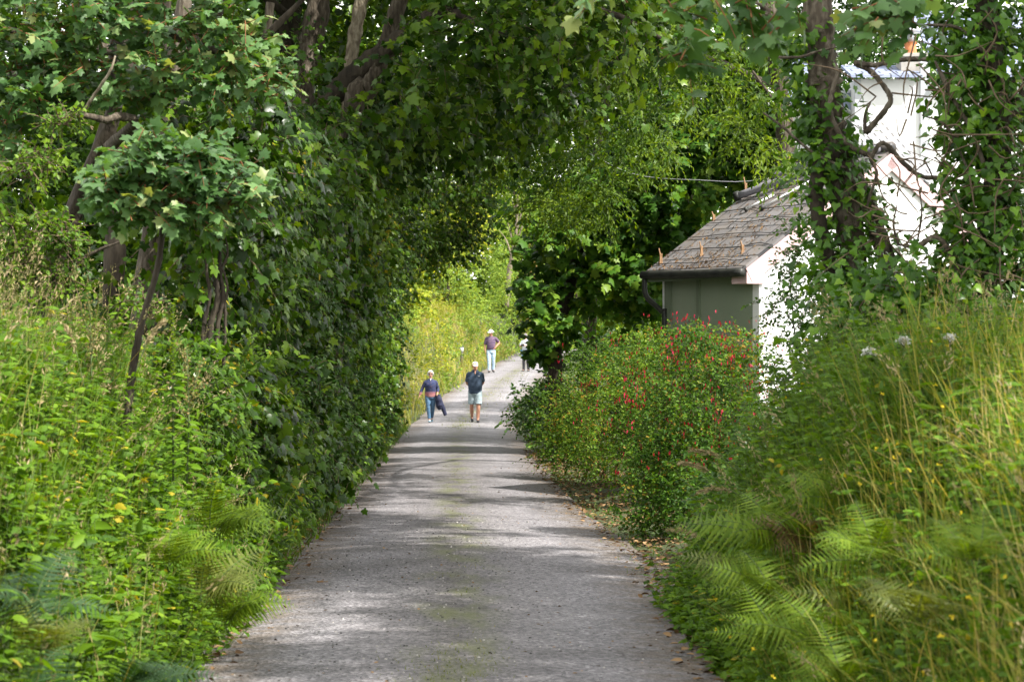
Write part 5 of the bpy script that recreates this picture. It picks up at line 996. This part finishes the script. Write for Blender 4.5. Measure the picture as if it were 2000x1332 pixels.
# ---------------------------------------------------------------- people
def fused(name, tubes, mat, parent, voxel=.010, smooth=6):
    """overlapping tapered limbs fused into ONE continuous skin"""
    o = build(name, tubes, [mat], None)
    m = o.modifiers.new('fuse', 'REMESH'); m.mode = 'VOXEL'; m.voxel_size = voxel; m.use_smooth_shade = True
    s = o.modifiers.new('soft', 'SMOOTH'); s.factor = .5; s.iterations = smooth
    dg = bpy.context.evaluated_depsgraph_get(); me = bpy.data.meshes.new_from_object(o.evaluated_get(dg))
    old = o.data; o.modifiers.clear(); o.data = me; bpy.data.meshes.remove(old); me.name = name
    if not me.materials: me.materials.append(mat)
    o.parent = parent
    return o
def cloth(name, cols, **k): return solid(name, cols, k.pop('scale', 14), k.pop('rough', .9), k.pop('bump', .35), k.pop('bscale', 30), **k)
def banded(name, bands, pattern=None):
    """cloth that changes with height on the garment: (height, colour) stops in metres"""
    m, n, out = newmat(name); k = n.links.new; tcn = n.nodes.new('ShaderNodeTexCoord'); sp = n.nodes.new('ShaderNodeSeparateXYZ'); k(tcn.outputs['Object'], sp.inputs[0])
    no = n.nodes.new('ShaderNodeTexNoise'); no.inputs['Scale'].default_value = 18; k(tcn.outputs['Object'], no.inputs['Vector'])
    ad = n.nodes.new('ShaderNodeMath'); ad.operation = 'MULTIPLY_ADD'; ad.inputs[1].default_value = .05; k(no.outputs[0], ad.inputs[0]); k(sp.outputs[2], ad.inputs[2])
    mr = n.nodes.new('ShaderNodeMapRange'); mr.inputs[1].default_value = 0; mr.inputs[2].default_value = 2; k(ad.outputs[0], mr.inputs[0])
    r = ramp(n, [(z / 2, c) for z, c in bands]); r.color_ramp.interpolation = 'CONSTANT' if pattern is None else 'LINEAR'; k(mr.outputs[0], r.inputs[0]); c = r.outputs[0]
    if pattern:
        v = n.nodes.new('ShaderNodeTexNoise'); v.inputs['Scale'].default_value = pattern[0]; v.inputs['Detail'].default_value = 3; k(tcn.outputs['Object'], v.inputs['Vector'])
        rr = ramp(n, [(.55, (0, 0, 0)), (.62, (pattern[2],) * 3)]); k(v.outputs[0], rr.inputs[0]); x = n.nodes.new('ShaderNodeMixRGB'); x.inputs[2].default_value = (*pattern[1], 1); k(rr.outputs[0], x.inputs[0]); k(c, x.inputs[1]); c = x.outputs[0]
    p = n.nodes.new('ShaderNodeBsdfPrincipled'); p.inputs['Roughness'].default_value = .9; p.inputs['Specular IOR Level'].default_value = .2; k(c, p.inputs['Base Color'])
    b = n.nodes.new('ShaderNodeBump'); b.inputs['Strength'].default_value = .5; b.inputs['Distance'].default_value = .02; k(no.outputs[0], b.inputs['Height']); k(b.outputs[0], p.inputs['Normal']); k(p.outputs[0], out.inputs[0])
    return m
M['skin'] = solid('skin', [(.42, .22, .15), (.52, .29, .20)], 9, .55, spec=.35)
M['tanned'] = solid('tanned_skin', [(.36, .17, .11), (.46, .24, .16)], 9, .55, spec=.35)
M['white_hair'] = solid('white_hair', [(.50, .47, .43), (.68, .66, .62)], 30, .7, .5, 60, stretch=(1, 1, .3))
M['dark'] = solid('dark_rubber', [(.012, .012, .014), (.035, .034, .035)], 20, .5)
M['lips'] = solid('lips', [(.30, .11, .09), (.36, .14, .11)], 20, .5)

def hand(w_, e_, side, bend, s=1.0):
    """palm, four unequal curled fingers and a thumb, growing from wrist w_ along the forearm direction"""
    d = unit(w_ - e_); out = unit(np.array([side, -.25, 0]) - d * np.dot(d, (side, -.25, 0))); fw = unit(np.cross(d, out)); fw = fw if fw[1] < 0 else -fw
    P = [tube([w_ - d * .03, w_ + d * .03, w_ + d * .085], [(.020, .026), (.018, .040), (.015, .040)], 8, wob=0, ref=out)]
    for i, l in enumerate((.068, .078, .074, .058)):
        b = w_ + d * .080 + fw * (.030 - .020 * i); q = d; pts = [b]
        for k in range(3):
            q = unit(q - out * bend * (.5 + .25 * k)); pts.append(pts[-1] + q * l * (.44, .32, .24)[k])
        P.append(tube(pts, [.0095, .009, .0085, .007], 6, wob=0, n=3))
    b = w_ + d * .02 + fw * .028; P.append(tube([b, b + unit(fw + d * .8) * .034, b + unit(fw * .6 + d) * .062 - out * .012], [.012, .0105, .008], 6, wob=0, n=3))
    return P

def head(hc, yaw, pitch, s=1.0):
    """skull, jaw, nose, brow, ears; hc is the centre of the head"""
    c, sn = math.cos(yaw), math.sin(yaw); cp, sp_ = math.cos(pitch), math.sin(pitch)
    def T(x, y, z):
        y, z = y * cp - z * sp_, y * sp_ + z * cp
        return hc + s * np.array([x * c - y * sn, x * sn + y * c, z])
    P = [tube([T(0, .005, -.075), T(0, .01, -.03), T(0, .012, .03), T(0, .014, .085), T(0, .014, .112)], [(.052, .062), (.068, .086), (.076, .096), (.064, .080), (.025, .03)], 14, wob=0, ref=T(1, 0, 0) - T(0, 0, 0)),
         tube([T(0, -.050, -.104), T(0, -.052, -.075), T(0, -.045, -.03)], [(.026, .022), (.044, .034), (.056, .040)], 10, wob=0, ref=T(1, 0, 0) - T(0, 0, 0)),
         tube([T(0, -.082, .022), T(0, -.100, -.010), T(0, -.108, -.024), T(0, -.088, -.034)], [.009, .012, .015, .010], 8, wob=0),
         tube([T(-.05, -.074, .034), T(0, -.086, .036), T(.05, -.074, .034)], [.010, .012, .010], 6, wob=0)]
    for k in (-1, 1): P.append(tube([T(.072 * k, .005, .025), T(.084 * k, .012, .0), T(.074 * k, .006, -.028)], [(.008, .014), (.010, .020), (.007, .010)], 6, wob=0))
    return P, T

def person(label, x, y, z, H, rz, pose, parts_fn, group='people walking in the lane'):
    t = thing('person', label, 'person', (x, y, z), rz, group, local=True); t.scale = (H / 1.75,) * 3
    parts_fn(t, pose); return t
def J(*v): return np.array(v, float)
def face_bits(t, T, glasses=False, hat=None):
    for k in (-1, 1): build('eye', [tube([T(.030 * k - .012, -.083, .018), T(.030 * k, -.090, .018), T(.030 * k + .012, -.083, .018)], [.003, .0065, .003], 6, wob=0)], [M['dark']], t)
    build('mouth', [tube([T(-.022, -.082, -.062), T(0, -.090, -.064), T(.022, -.082, -.062)], [.003, .006, .003], 6, wob=0)], [M['lips']], t)
def legs_pts(hip, knee, ank, toe): return [hip, (hip * .5 + knee * .5), knee, knee * .45 + ank * .55 + J(0, .018, 0), ank]
LEGR = [.088, .078, .056, .055, .036]
def shoe(name, ank, toe, mat, t, sole=None):
    d = unit((toe - ank) * (1, 1, 0)); f = ank + (0, 0, -.045)
    base = min(ank[2], toe[2]); a = J(ank[0], ank[1], base) ; 
    heel = ank - d * .05 + (0, 0, -.05); mid = ank * .45 + toe * .55 + (0, 0, -.005)
    o = fused(name, [tube([heel, ank + (0, 0, -.045), mid, toe, toe + d * .03], [(.034, .034), (.040, .044), (.044, .034), (.042, .026), (.02, .014)], 10, wob=0), tube([ank + (0, 0, -.06), ank + (0, 0, .015)], [.042, .043], 10, wob=0, smooth=False)], mat, t, .009, 3)
    return o
def cap(t, T, mat, brim=True, wide=False):
    P = [tube([T(0, .010, .040), T(0, .012, .085), T(0, .014, .118), T(0, .014, .130)], [(.084, .106), (.082, .102), (.055, .068), (.01, .012)], 16, wob=0, ref=T(1, 0, 0) - T(0, 0, 0))]
    o = build('cap' if not wide else 'sun_hat', P, [mat], t, smooth=True)
    if wide: V = tube([T(0, .010, .030), T(0, .010, .040), T(0, .010, .052)], [(.135, .155), (.125, .145), (.088, .110)], 20, wob=0, ref=T(1, 0, 0) - T(0, 0, 0)); build('brim', [V], [mat], o, smooth=True)
    else: build('peak', [tube([T(0, -.085, .052), T(0, -.13, .046), T(0, -.170, .034)], [(.074, .010), (.070, .008), (.030, .005)], 14, wob=0, ref=T(1, 0, 0) - T(0, 0, 0))], [mat], o, smooth=True)
    return o

# the man in front: cap, navy polo, pale shorts, dark shoes; looking down, hands behind his back
def man_front(t, _):
    hipL, hipR = J(-.095, 0, .90), J(.095, 0, .90)
    kL, aL, tL = J(-.098, .03, .50), J(-.085, .16, .16), J(-.080, .06, .035)          # trailing foot, heel up
    kR, aR, tR = J(.090, -.10, .49), J(.075, -.10, .085), J(.085, -.25, .035)         # leading foot flat
    sL, sR = J(-.185, .01, 1.375), J(.185, .01, 1.375); eL, eR = J(-.232, .10, 1.15), J(.232, .10, 1.15); wL, wR = J(-.10, .185, .98), J(.10, .185, .98)
    hd = J(0, -.045, 1.615); hp, T = head(hd, 0.05, .20)
    arms = [tube([sL, sL * .5 + eL * .5, eL, eL * .5 + wL * .5, wL], [.056, .050, .042, .040, .027], 10, wob=0), tube([sR, sR * .5 + eR * .5, eR, eR * .5 + wR * .5, wR], [.056, .050, .042, .040, .027], 10, wob=0)]
    body = hp + arms + [tube([J(0, .01, .88), J(0, 0, 1.05), J(0, 0, 1.25), J(0, .01, 1.40), J(0, 0, 1.46)], [(.15, .11), (.155, .125), (.165, .12), (.16, .09), (.07, .06)], 14, wob=0, ref=(1, 0, 0)),
                        tube([J(0, .015, 1.42), J(0, -.005, 1.50), J(0, -.03, 1.56)], [.062, .056, .058], 10, wob=0)] + hand(wL, eL, -1, .35) + hand(wR, eR, 1, .35)
    for h, k, a, q in ((hipL, kL, aL, tL), (hipR, kR, aR, tR)): body.append(tube(legs_pts(h, k, a, q), LEGR, 12, wob=0)); body.append(tube([a, a * .4 + q * .6, q], [(.034, .034), (.036, .028), (.034, .018)], 8, wob=0))
    fused('body', body, M['tanned'], t, .008, 3)
    shirt = [tube([J(0, .01, .83), J(0, -.005, .95), J(0, -.02, 1.08), J(0, -.01, 1.26), J(0, .012, 1.40), J(0, .01, 1.47), J(0, .0, 1.495)], [(.200, .14), (.200, .140), (.205, .142), (.222, .135), (.215, .112), (.115, .086), (.068, .064)], 18, wob=.04, ref=(1, 0, 0), seed=3)]
    for s_, e_ in ((sL, eL), (sR, eR)): shirt.append(tube([s_ * .75 + J(0, .01, 1.375) * .25, s_, s_ * .45 + e_ * .55, s_ * .12 + e_ * .88], [.075, .074, .070, .068], 12, wob=.05))
    so_ = fused('polo_shirt', shirt, M['navy'], t, .009, 10)
    build('collar', [tube([J(-.065, .02, 1.50), J(-.05, -.06, 1.485), J(-.01, -.095, 1.45)], [(.014, .03), (.012, .028), (.008, .012)], 8, wob=0), tube([J(.065, .02, 1.50), J(.05, -.06, 1.485), J(.01, -.095, 1.45)], [(.014, .03), (.012, .028), (.008, .012)], 8, wob=0)], [M['navy']], so_, smooth=True)
    build('chest_mark', [slab([(.085, -.120, 1.325), (.125, -.114, 1.325), (.125, -.112, 1.337), (.085, -.118, 1.337)], (0, -.010, 0))], [M['white_plastic']], so_)
    build('open_neck', [slab([(-.030, -.070, 1.49), (.030, -.070, 1.49), (.0, -.122, 1.38)], (0, -.012, -.002))], [M['tanned']], t)
    shorts = [tube([J(0, .01, .80), J(0, .01, .90), J(0, .01, .97)], [(.175, .135), (.178, .138), (.172, .132)], 16, wob=.03, ref=(1, 0, 0))]
    for h, k in ((hipL, kL), (hipR, kR)): shorts.append(tube([h, h * .5 + k * .5, h * .08 + k * .92], [.108, .106, .104], 14, wob=.05))
    fused('shorts', shorts, M['pale_shorts'], t, .009, 3)
    shoe('shoe', aL, tL, M['dark'], t); shoe('shoe', aR, tR, M['dark'], t)
    cap(t, T, M['cream']); face_bits(t, T)
M['navy'] = cloth('navy_cotton', [(.020, .034, .058), (.040, .060, .095)]); M['pale_shorts'] = cloth('pale_blue_grey_cotton', [(.21, .27, .30), (.28, .34, .36)])
M['cream'] = cloth('cream_cotton', [(.66, .60, .46), (.74, .69, .56)], bump=.1); M['denim'] = cloth('blue_denim', [(.055, .115, .20), (.09, .17, .27)]); M['pale_denim'] = cloth('pale_denim', [(.26, .37, .48), (.38, .49, .58)])
def stood(p, y): return p
px_, d_ = 928, 69.0
c_ = at(px_, 0, d_); person('walking man in a cream cap, navy polo shirt and pale shorts looking down', c_[0], d_, float(zr(d_)) + .045, 1.74, .03, None, man_front)

# the woman: white hair, sunglasses, patterned blue and pink cardigan, jeans, a dark coat over her arm
M['knit'] = banded('patterned_knit', [(0, (.30, .12, .13)), (.86, (.33, .15, .15)), (.90, (.38, .18, .18)), (.99, (.30, .12, .13)), (1.03, (.20, .10, .13)), (1.06, (.028, .036, .085)), (2, (.030, .048, .115))], (26, (.12, .08, .09), .5))
M['coat'] = cloth('dark_navy_coat', [(.012, .014, .035), (.028, .032, .065)]); M['trainer'] = cloth('pale_trainers', [(.30, .40, .46), (.10, .16, .22)], scale=30)
def woman(t, _):
    hipL, hipR = J(-.09, 0, .90), J(.09, 0, .90); kL, aL, tL = J(-.075, -.05, .49), J(-.04, -.06, .085), J(-.035, -.20, .035); kR, aR, tR = J(.075, .02, .50), J(.045, .12, .13), J(.045, .0, .035)
    sL, sR = J(-.165, .01, 1.345), J(.165, .01, 1.345); eL, eR = J(-.27, .03, 1.14), J(.245, .03, 1.12); wL, wR = J(-.365, -.03, .90), J(.235, -.13, .985)
    hp, T = head(J(0, -.02, 1.605), -.04, .10)
    arms = [tube([sL, sL * .5 + eL * .5, eL, eL * .5 + wL * .5, wL], [.05, .046, .038, .036, .024], 10, wob=0), tube([sR, sR * .5 + eR * .5, eR, eR * .5 + wR * .5, wR], [.05, .046, .038, .036, .024], 10, wob=0)]
    body = hp + arms + [tube([J(0, .01, .88), J(0, 0, 1.05), J(0, 0, 1.25), J(0, .01, 1.38), J(0, 0, 1.44)], [(.15, .11), (.145, .115), (.15, .115), (.145, .085), (.06, .055)], 14, wob=0, ref=(1, 0, 0)), tube([J(0, .015, 1.40), J(0, 0, 1.48), J(0, -.015, 1.55)], [.055, .05, .052], 10, wob=0)] + hand(wL, eL, -1, .3) + hand(wR, eR, 1, .55)
    for h, k, a, q in ((hipL, kL, aL, tL), (hipR, kR, aR, tR)): body.append(tube(legs_pts(h, k, a, q), [.088, .076, .054, .05, .034], 12, wob=0)); body.append(tube([a, a * .4 + q * .6, q], [(.034, .034), (.036, .028), (.034, .018)], 8, wob=0))
    fused('body', body, M['skin'], t, .008, 3)
    top_ = [tube([J(0, .01, .86), J(0, 0, .94), J(0, -.01, 1.08), J(0, -.025, 1.24), J(0, .0, 1.36), J(0, .01, 1.43), J(0, .01, 1.465)], [(.188, .148), (.195, .152), (.182, .146), (.186, .152), (.175, .115), (.10, .085), (.066, .062)], 18, wob=.04, ref=(1, 0, 0), seed=5)]
    for s_, e_, w_ in ((sL, eL, wL), (sR, eR, wR)): top_.append(tube([s_ * .75 + J(0, .01, 1.345) * .25, s_, s_ * .5 + e_ * .5, e_, e_ * .1 + w_ * .9], [.062, .068, .062, .055, .046], 12, wob=.05))
    fused('cardigan', top_, M['knit'], t, .009, 8)
    build('blouse', [slab([(-.026, -.075, 1.465), (.026, -.075, 1.465), (.0, -.128, 1.39)], (0, -.012, -.002))], [M['white_flower']], t)
    jeans = [tube([J(0, .01, .80), J(0, .01, .90), J(0, .01, .94)], [(.172, .135), (.178, .14), (.172, .135)], 16, wob=.03, ref=(1, 0, 0))]
    for h, k, a in ((hipL, kL, aL), (hipR, kR, aR)): jeans.append(tube([h, h * .5 + k * .5, k, k * .4 + a * .6 + J(0, .01, 0), a + (0, 0, .03)], [.102, .092, .070, .058, .050], 14, wob=.05))
    fused('jeans', jeans, M['denim'], t, .009, 3)
    shoe('trainer', aL, tL, M['trainer'], t); shoe('trainer', aR, tR, M['trainer'], t)
    hr = [tube([T(0, .035, -.06), T(0, .03, .0), T(0, .026, .06), T(0, .02, .105), T(0, .015, .128)], [(.080, .070), (.092, .088), (.090, .092), (.068, .078), (.02, .02)], 14, wob=.06, ref=T(1, 0, 0) - T(0, 0, 0)), tube([T(-.07, -.05, .07), T(0, -.07, .095), T(.07, -.05, .07)], [.024, .028, .024], 8, wob=.1), tube([T(-.078, -.03, .06), T(-.088, .0, .0), T(-.075, .01, -.06)], [.02, .024, .016], 8, wob=.1), tube([T(.078, -.03, .06), T(.088, .0, .0), T(.075, .01, -.06)], [.02, .024, .016], 8, wob=.1)]
    fused('hair', hr, M['white_hair'], t, .008, 2)
    gl = [tube([T(k * .034 - .026, -.088, .016), T(k * .034, -.104, .016), T(k * .034 + .026, -.088, .016)], [(.006, .010), (.010, .021), (.006, .012)], 10, wob=0) for k in (-1, 1)] + [tube([T(-.02, -.098, .024), T(.02, -.098, .024)], .004, 5, wob=0, smooth=False)] + [tube([T(k * .06, -.085, .022), T(k * .08, .0, .022)], .004, 5, wob=0, smooth=False) for k in (-1, 1)]
    build('sunglasses', gl, [M['dark']], t, smooth=True)
    build('mouth', [tube([T(-.022, -.082, -.062), T(0, -.090, -.064), T(.022, -.082, -.062)], [.003, .006, .003], 6, wob=0)], [M['lips']], t)
d_ = 69.2; c_ = at(841, 0, d_)
person('white haired woman in sunglasses and a patterned blue and pink cardigan with jeans', c_[0], d_, float(zr(d_)) + .04, 1.50, .02, None, woman)
t = thing('coat', 'dark navy coat hanging over the white haired woman\'s forearm', 'coat', (c_[0] + .21, d_ - .12, .6), local=True)
fused('cloth', [tube([J(.0, .02, .29), J(.02, .0, .15), J(.06, .0, -.02), J(.10, 0, -.12)], [(.07, .075), (.10, .085), (.11, .08), (.08, .06)], 12, wob=.10, seed=4), tube([J(.08, -.01, .10), J(.15, -.01, -.10), J(.20, 0, -.24), J(.225, 0, -.30)], [(.06, .05), (.065, .055), (.055, .05), (.048, .04)], 10, wob=.08, seed=6)], M['coat'], t, .009, 2)

# the far man: white sun hat, purple striped shirt, pale jeans, one hand on his hip
M['stripe'] = cloth('purple_check_cotton', [(.045, .036, .075), (.090, .060, .105), (.17, .10, .125)], scale=6, stretch=(1, 1, 7)); M['belt'] = cloth('dark_belt', [(.02, .02, .03), (.035, .035, .05)])
M['white_cotton'] = cloth('white_cotton', [(.74, .74, .74), (.80, .80, .80)], bump=.1)
def man_far(t, _):
    hipL, hipR = J(-.09, 0, .90), J(.09, 0, .90); kL, aL, tL = J(-.085, -.06, .49), J(-.075, -.07, .085), J(-.09, -.21, .035); kR, aR, tR = J(.09, .03, .50), J(.085, .12, .12), J(.12, .0, .035)
    sL, sR = J(-.175, 0.01, 1.38), J(.175, 0.01, 1.38); eL, eR = J(-.245, .03, 1.14), J(.335, .05, 1.22); wL, wR = J(-.235, -.05, .90), J(.185, -.06, 1.03)
    hp, T = head(J(-.01, -.035, 1.615), -.35, .15)
    arms = [tube([s_, s_ * .5 + e_ * .5, e_, e_ * .5 + w_ * .5, w_], [.052, .047, .039, .037, .026], 10, wob=0) for s_, e_, w_ in ((sL, eL, wL), (sR, eR, wR))]
    body = hp + arms + [tube([J(0, .01, .88), J(0, 0, 1.05), J(0, 0, 1.25), J(0, .01, 1.40), J(0, 0, 1.46)], [(.14, .10), (.14, .115), (.155, .115), (.15, .085), (.065, .058)], 14, wob=0, ref=(1, 0, 0)), tube([J(0, .015, 1.42), J(0, -.005, 1.50), J(-.005, -.025, 1.56)], [.060, .054, .056], 10, wob=0)] + hand(wL, eL, -1, .3) + hand(wR, eR, 1, .3)
    for h, k, a, q in ((hipL, kL, aL, tL), (hipR, kR, aR, tR)): body.append(tube(legs_pts(h, k, a, q), LEGR, 12, wob=0)); body.append(tube([a, a * .4 + q * .6, q], [(.034, .034), (.036, .028), (.034, .018)], 8, wob=0))
    fused('body', body, M['tanned'], t, .009, 3)
    sh_ = [tube([J(0, .01, .93), J(0, -.005, 1.02), J(0, -.01, 1.12), J(0, -.005, 1.27), J(0, .012, 1.40), J(0, .01, 1.47), J(0, 0, 1.495)], [(.175, .135), (.178, .145), (.178, .145), (.186, .135), (.182, .108), (.10, .085), (.068, .064)], 18, wob=.04, ref=(1, 0, 0), seed=9)]
    for s_, e_, q in ((sL, eL, .95), (sR, eR, .85)): sh_.append(tube([s_ * .75 + J(0, .01, 1.375) * .25, s_, s_ * .45 + e_ * .55, s_ * (1 - q) + e_ * q], [.066, .074, .070, .066], 12, wob=.05))
    fused('shirt', sh_, M['stripe'], t, .009, 8)
    build('belt', [tube([J(0, .01, .925), J(0, .01, .965)], [(.180, .142), (.180, .142)], 18, wob=0, ref=(1, 0, 0), smooth=False)], [M['belt']], t, smooth=True)
    je = [tube([J(0, .01, .80), J(0, .01, .88), J(0, .01, .93)], [(.168, .13), (.172, .135), (.172, .135)], 16, wob=.03, ref=(1, 0, 0))]
    for h, k, a in ((hipL, kL, aL), (hipR, kR, aR)): je.append(tube([h, h * .5 + k * .5, k, k * .4 + a * .6 + J(0, .01, 0), a + (0, 0, .0)], [.100, .092, .076, .070, .066], 14, wob=.06))
    fused('jeans', je, M['pale_denim'], t, .009, 3)
    shoe('shoe', aL, tL, M['dark'], t); shoe('shoe', aR, tR, M['dark'], t); cap(t, T, M['white_cotton'], wide=True); face_bits(t, T)
d_ = 98.0; c_ = at(959, 0, d_)
person('far man in a white sun hat, purple shirt and pale jeans, hand on hip', c_[0], d_, float(zr(d_)) + .03, 1.75, 0, None, man_far)

# the figure half hidden by the dark sycamore: pale top, blue shirt round the waist, dark trousers, holding a camera
M['pale_top'] = cloth('pale_blue_white_cotton', [(.55, .62, .68), (.70, .73, .76)]); M['mid_blue'] = cloth('mid_blue_cotton', [(.10, .24, .42), (.18, .34, .52)]); M['charcoal'] = cloth('charcoal_trousers', [(.025, .025, .03), (.05, .05, .055)])
M['grey_hair'] = solid('grey_hair', [(.10, .09, .10), (.20, .18, .19)], 30, .7, .5, 60, stretch=(1, 1, .3))
def hidden(t, _):
    hipL, hipR = J(-.09, 0, .90), J(.09, 0, .90); kL, aL, tL = J(-.085, -.04, .49), J(-.09, -.04, .085), J(-.10, -.18, .035); kR, aR, tR = J(.09, .0, .50), J(.10, .08, .09), J(.12, -.05, .035)
    sL, sR = J(-.17, 0.01, 1.355), J(.17, 0.01, 1.355); eL, eR = J(-.27, -.06, 1.15), J(.27, -.06, 1.15); wL, wR = J(-.07, -.27, 1.20), J(.08, -.27, 1.20)
    hp, T = head(J(-.01, -.05, 1.60), -.2, .22)
    arms = [tube([s_, s_ * .5 + e_ * .5, e_, e_ * .5 + w_ * .5, w_], [.05, .046, .038, .036, .025], 10, wob=0) for s_, e_, w_ in ((sL, eL, wL), (sR, eR, wR))]
    body = hp + arms + [tube([J(0, .01, .88), J(0, 0, 1.05), J(0, 0, 1.25), J(0, .01, 1.38), J(0, 0, 1.44)], [(.14, .10), (.14, .11), (.15, .11), (.145, .085), (.06, .055)], 14, wob=0, ref=(1, 0, 0)), tube([J(0, .015, 1.40), J(0, -.01, 1.48), J(-.005, -.035, 1.55)], [.058, .052, .054], 10, wob=0)] + hand(wL, eL, -1, .5) + hand(wR, eR, 1, .5)
    for h, k, a, q in ((hipL, kL, aL, tL), (hipR, kR, aR, tR)): body.append(tube(legs_pts(h, k, a, q), LEGR, 12, wob=0)); body.append(tube([a, a * .4 + q * .6, q], [(.034, .034), (.036, .028), (.034, .018)], 8, wob=0))
    fused('body', body, M['skin'], t, .009, 3)
    sh_ = [tube([J(0, .01, .90), J(0, 0, 1.0), J(0, -.01, 1.12), J(0, -.01, 1.27), J(0, .005, 1.38), J(0, .01, 1.45), J(0, 0, 1.475)], [(.175, .135), (.172, .14), (.17, .14), (.178, .135), (.172, .105), (.095, .08), (.066, .062)], 18, wob=.04, ref=(1, 0, 0), seed=10)]
    for s_, e_ in ((sL, eL), (sR, eR)): sh_.append(tube([s_ * .75 + J(0, .01, 1.345) * .25, s_, s_ * .45 + e_ * .55, s_ * .2 + e_ * .8], [.064, .070, .066, .062], 12, wob=.05))
    fused('top', sh_, M['pale_top'], t, .009, 8)
    fused('tied_shirt', [tube([J(0, .01, .86), J(0, .01, .96), J(0, .01, 1.0)], [(.186, .145), (.188, .15), (.18, .144)], 16, wob=.06, ref=(1, 0, 0)), tube([J(-.03, -.14, .95), J(-.02, -.16, .78), J(.0, -.15, .60)], [(.09, .03), (.11, .035), (.08, .02)], 10, wob=.1, ref=(1, 0, 0)), tube([J(-.16, -.05, .96), J(-.25, -.04, .97)], [.04, .03], 8, wob=.1)], M['mid_blue'], t, .009, 2)
    je = [tube([J(0, .01, .80), J(0, .01, .88), J(0, .01, .94)], [(.165, .13), (.17, .132), (.168, .13)], 16, wob=.03, ref=(1, 0, 0))]
    for h, k, a in ((hipL, kL, aL), (hipR, kR, aR)): je.append(tube([h, h * .5 + k * .5, k, k * .4 + a * .6 + J(0, .01, 0), a], [.098, .088, .070, .064, .060], 14, wob=.06))
    fused('trousers', je, M['charcoal'], t, .009, 3)
    shoe('shoe', aL, tL, M['dark'], t); shoe('shoe', aR, tR, M['dark'], t)
    fused('hair', [tube([T(0, .03, -.05), T(0, .028, .0), T(0, .025, .06), T(0, .02, .105), T(0, .015, .125)], [(.078, .068), (.088, .086), (.088, .090), (.066, .076), (.02, .02)], 14, wob=.06, ref=T(1, 0, 0) - T(0, 0, 0)), tube([T(-.06, -.05, .08), T(0, -.07, .095), T(.06, -.05, .08)], [.02, .024, .02], 8, wob=.1)], M['grey_hair'], t, .009, 2)
    face_bits(t, T)
d_ = 99.0; c_ = at(1027, 0, d_); zz = float(zr(d_)) + .03
person('person in a pale top and dark trousers half hidden by the dark sycamore', c_[0], d_, zz, 1.58, -.5, None, hidden)
s_ = 1.58 / 1.75; l_ = J(.005, -.33, 1.205) * s_; cr_, sr_ = math.cos(-.5), math.sin(-.5)
t = thing('handheld_camera', 'small black camera held by the half hidden person', 'camera', (c_[0] + l_[0] * cr_ - l_[1] * sr_, d_ + l_[0] * sr_ + l_[1] * cr_, zz + l_[2]), -.5, local=True)
build('camera_body', [box(-.06, .06, -.03, .03, -.04, .04)], [M['dark']], t); build('lens', [tube([J(0, -.03, 0), J(0, -.085, 0)], .030, 12, wob=0, smooth=False)], [M['dark']], t)
